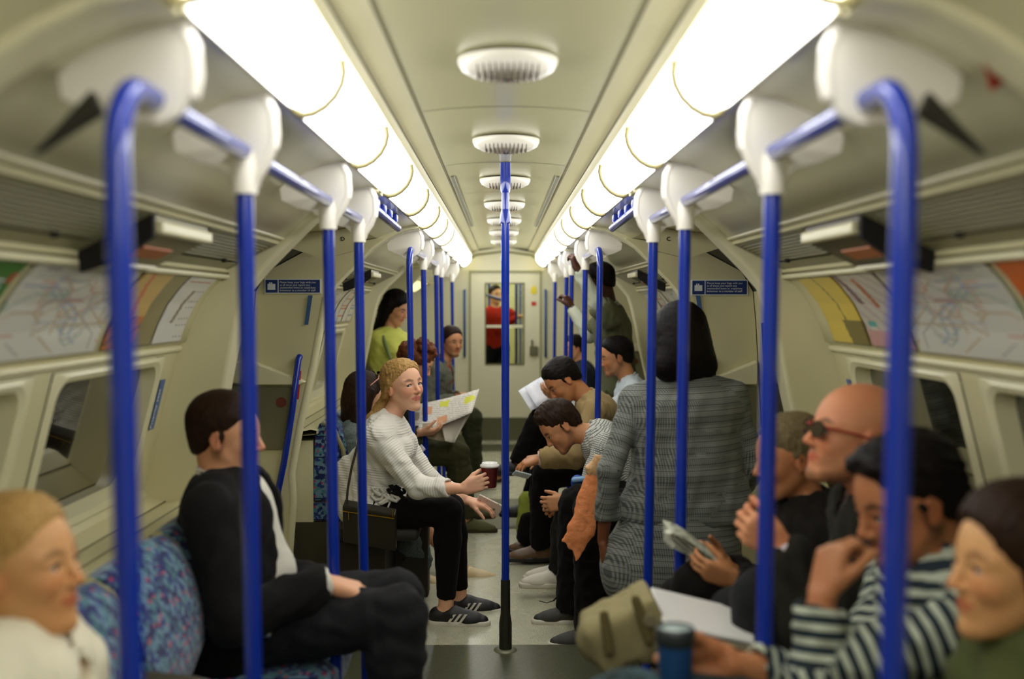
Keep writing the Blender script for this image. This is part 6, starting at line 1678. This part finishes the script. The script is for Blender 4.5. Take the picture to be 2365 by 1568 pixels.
# --- bald man with red glasses
Y = 2.66
SK_BALD = skin('bald', (216, 150, 108), stub=(128, 92, 58), brow=(120, 80, 50))
DG = cloth('jacket_charcoal', (40, 38, 31))
p = Person('bald man with red-framed glasses looking up, in a charcoal jacket', P(2130, 1480, Y), P(2032, 1150, Y), P(1975, 1010, Y), (-1, -.10, .20), (-1, 0, 0), SK_BALD, sc=1.03, hup=(.2, 0, 1), hs=1.10, step=.013, fstep=.005)
p.arm(1, P(1812, 1268, Y-.12), elbow=P(1862, 1440, Y-.16), hd=(-.85, 0, .5), pn=(.2, .9, .1), curl=(.9, 1.0, 1.0, 1.1), tcurl=.6); p.arm(-1, P(1790, 1440, Y+.15), hint=(0, .3, -1))
p.leg(1, P(1750, 1800, Y-.1), hint=(-1, 0, 1)); p.leg(-1, P(1740, 1790, Y+.15), hint=(-1, 0, 1))
p.finish(); p.eyes()
SHC = cloth('shirt_pinkwhite', (214, 206, 210), vary=(90, (190, 150, 155), .5, .6)); p.top('shirt', SHC, .010, (1, 1), .001, collar=(SHC, 0, .034)); p.top('jacket', DG, .030, (.94, .94), .004, .08, vneck=.24, neckcut=.03); p.trousers(NAVY, .02); p.shoes(SHOEB)
gs = thing('glasses', 'red-framed glasses with dark lenses on the bald man', 'glasses', p.hw(.1, 0, .01))
RF = mat('frame_red', (150, 30, 20), .3)
mb = MB()
for q in (-1, 1):
    mb.tube([tuple(p.hw(*v)) for v in ((.094, q*.062, .012), (.05, q*.079, .012), (.0, q*.084, .008), (-.012, q*.083, -.006))], .003, 8)
mb.tube([tuple(p.hw(.108, y, .012)) for y in (-.012, 0, .012)], .003, 8); mb.build('frame', RF, gs)
for q in (-1, 1):
    mb = MB(); ring_ = [(.104-.25*abs(.034+.026*math.cos(a)-.01)*.5, q*(.036+.027*math.cos(a)), .004+.019*math.sin(a)) for a in [k*PI/8 for k in range(16)]]
    a_ = [tuple(p.hw(*v)) for v in ring_]; b_ = [tuple(p.hw(v[0]+.003, v[1], v[2])) for v in ring_]
    mb.add(a_+b_, [tuple(range(16)), tuple(range(31, 15, -1))]+[(i, (i+1) % 16, 16+(i+1) % 16, 16+i) for i in range(16)]); mb.build('lens', mat('lens_brown', (48, 34, 22), .08), gs)

# --- bearded man in the striped top
Y = 2.16
STR = along_stripes('stripes_navy', (40, 50, 56), (176, 182, 162), .027, .42)
p = Person('bearded person in a navy and white striped top holding a blue cup', P(2300, 1700, Y), P(2168, 1310, Y), P(2100, 1160, Y), (-1, -.18, -.32), (-1, -.1, 0), SK_BEARD, sc=1.05, hup=(-.25, 0, 1), hs=1.05, step=.012, fstep=.005)
p.arm(-1, P(1692, 1532, Y-.10), elbow=P(1960, 1600, Y-.02), hd=(-1, .12, .05), pn=(-.12, -1, 0), curl=(.60, .62, .64, .68), tcurl=.5); p.arm(1, P(1897, 1382, Y-.15), elbow=P(1893, 1560, Y-.18), hd=(.30, .2, .95), pn=(.9, .35, -.3), curl=(.95, 1.05, 1.15, 1.2), tcurl=.8, hsz=.95)
p.leg(1, (-.02, Y-.15, .3), knee=P(1440, 1640, Y-.15), toe=(-1, 0, 0)); p.leg(-1, (.25, Y+.15, .09), hint=(-1, 0, 1))
p.finish(); p.eyes()
p.hair('short', H_BLACK, .003, 9, fstep=.005, extra=lambda w_, h, R: [ell(w_(.05, y, .085+z), (.032*h, .034*h, .026*h), R, 0, .012) for y, z in ((-.03, .004), (.0, .014), (.03, .004))]+[ell(w_(-.06, 0, -.01), (.05*h, .066*h, .07*h), R, 0, .02)])
p.top('striped_top', STR, .016, (.88, .88), .004, .07, seed=3, step=.008); p.trousers(cloth('jeans_blueblack', (40, 44, 42), vary=(6, (60, 84, 88), .45, .55)), .018, .97, .003); p.shoes(SHOEB)
w0 = p.arms[1][2]; d_ = nrm(w0-p.arms[1][1]); s1 = nrm(np.cross(d_, V3(0, 1, 0))); s2 = np.cross(d_, s1)
wt = thing('wristwatch', 'dark smart watch on the wrist of the man in the striped top', 'watch', w0)
mb = MB(); mb.tube([tuple(w0-d_*.035+s1*.029*math.cos(a)+s2*.029*math.sin(a)) for a in [k*PI/8 for k in range(17)]], .009, 8); mb.build('band', mat('watch_band', (34, 42, 42), .4), wt)
mb = MB(); c = w0-d_*.035; c2 = c+V3(-.024, -.022, 0); mb.box(tuple(c2-V3(.012, .012, .018)), tuple(c2+V3(.012, .012, .018))); mb.build('watch_face', mat('watch_glass', (16, 14, 14), .1), wt, bevel=.004)
cc = P(1560, 1545, Y-.155)
rt = thing('travel_cup', 'blue travel cup with a pale lid in the striped man\'s hand', 'cup', cc)
mb = MB(); mb.lathe([(.026, -.085), (.029, -.083), (.034, .05), (.035, .052)], cc, n=32); mb.build('cup_body', mat('cup_blue', (34, 78, 132), .4), rt)
mb = MB(); mb.lathe([(.035, .048), (.037, .05), (.037, .074), (.034, .08), (.030, .080), (.029, .074), (.004, .074)], cc, n=32); mb.build('lid', mat('lid_navy', (40, 46, 46), .4), rt)
mb = MB(); mb.lathe([(.029, .0745), (.028, .0765), (.004, .0765)], cc, n=32); mb.build('lid_top', mat('lid_pale', (150, 165, 158), .4), rt)

# --- laptop and backpack
A_, B_, C_, D_ = P(1502, 1354, 2.76), P(1735, 1410, 2.74), P(1744, 1480, 2.44), P(1532, 1436, 2.46)
lt = thing('laptop', 'closed white laptop lying across the beige backpack', 'laptop', (A_+C_)/2)
mb = MB(); dn = Vector((0, 0, -.014)); mb.hexa([tuple(v+dn) for v in (D_, C_, B_, A_)]+[tuple(v) for v in (D_, C_, B_, A_)]); mb.build('lid', mat('laptop_white', (214, 212, 206), .35), lt, bevel=.006, seg=3)
mb = MB(); dn2 = Vector((0, 0, -.030)); mb.hexa([tuple(v+dn2) for v in (D_, C_, B_, A_)]+[tuple(v+Vector((0, 0, -.016))) for v in (D_, C_, B_, A_)]); mb.build('base', mat('laptop_grey', (150, 140, 110), .4), lt, bevel=.006, seg=3)
bp_ = thing('backpack', 'beige canvas backpack on a lap under the white laptop', 'bag', P(1450, 1450, 2.6))
BG = cloth('canvas_beige', (140, 130, 92), bump=(160, .4, .002)); BG2 = cloth('canvas_dark', (96, 86, 52))
yb = 2.6
def pframe(a, b):
    ux = nrm(pw(b)-pw(a)); return np.array([ux, (0, 1, 0), nrm(np.cross(ux, (0, 1, 0)))])
Rb = pframe(P(1390, 1478, yb), P(1500, 1425, yb))
sdf_object('bag_body', [rbox(pw(P(1430, 1455, yb)), (.055, .075, .040), Rb, .022, 0, .02), cap(pw(P(1372, 1478, yb-.04)), pw(P(1372, 1478, yb+.05)), .040, .040, 0, .04), rbox(pw(P(1620, 1492, yb)), (.14, .07, .016), pframe(P(1500, 1480, yb), P(1740, 1505, yb)), .02, 0, .02)], [BG], bp_, .007, wr=.003, wr_l=.08, smooth=2)
sdf_object('flap', [rbox(pw(P(1502, 1420, yb)), (.012, .082, .050), Rb, .014, 0, .01)], [BG], bp_, .006, wr=.001, smooth=1)
for (x0, y0, x1, y1) in ((1468, 1385, 1500, 1480), (1395, 1420, 1408, 1505)):
    sdf_object('strap', [cap(pw(P(x0, y0, yb-.10)), pw(P(x1, y1, yb-.11)), .012, .012, 0, .01, (0, 1, 0), 1.6)], [BG2], bp_, .004)
for x in (1635, 1700): sdf_object('pocket', [ell(pw(P(x, 1490, yb-.09)), (.032, .02, .022), None, 0, .02)], [cloth('pocket_floral', (150, 138, 84), vary=(80, (90, 80, 40), .45, .6))], bp_, .006)
mb = MB(); c = P(1500, 1432, yb-.11); mb.lathe([(.014, -.008), (.015, 0), (.011, .01)], c, axis='y', n=14); mb.build('buckle', mat('buckle', (160, 150, 118), .3, metal=.5), bp_)

# --- girl at the right edge, blurred
Y = 1.75
p = Person('blurred brown-haired woman in a green top nearest the camera on the right', P(2480, 1850, Y), P(2420, 1490, Y), P(2352, 1310, Y), (-1, -.06, .02), (-1, 0, 0), SK_EDGE, sc=1.0, fem=True, hs=1.05, step=.013, fstep=.005)
p.arm(1, (.52, Y-.2, .62), hint=(0, -.3, -1)); p.arm(-1, (.5, Y+.2, .62), hint=(0, .3, -1)); p.leg(1, (.28, Y-.12, .09), hint=(-1, 0, 1)); p.leg(-1, (.28, Y+.12, .09), hint=(-1, 0, 1))
p.finish(); p.eyes(); p.hair('long', H_BROWN, .002, 6, fstep=.006); p.top('cardigan', cloth('cloth_mossgreen', (74, 80, 44)), .018, (1, 1), .003); p.trousers(BLK, .014); p.shoes(SHOEB)

# --- passenger in the next carriage, seen through the end door
Y = 13.6
p = Person('distant passenger in a red top standing in the next carriage beyond the end door', (-.10, Y, .92), (-.10, Y, 1.42), (-.10, Y, 1.60), (.5, -.8, 0), (.3, -1, 0), SK_LIGHT, sc=1.0, step=.02, fstep=.01)
p.arm(1, (-.3, Y-.1, .95)); p.arm(-1, (.14, Y-.1, 1.3)); p.leg(1, (-.02, Y, .09), hint=(0, -1, .1)); p.leg(-1, (-.2, Y, .09), hint=(0, -1, .1))
p.finish(); p.eyes(); p.hair('short', H_BROWN, fstep=.01); p.top('red_top', cloth('cloth_red', (176, 42, 30)), .02); p.trousers(NAVY, .014); p.shoes(SHOEB, fstep=.01)
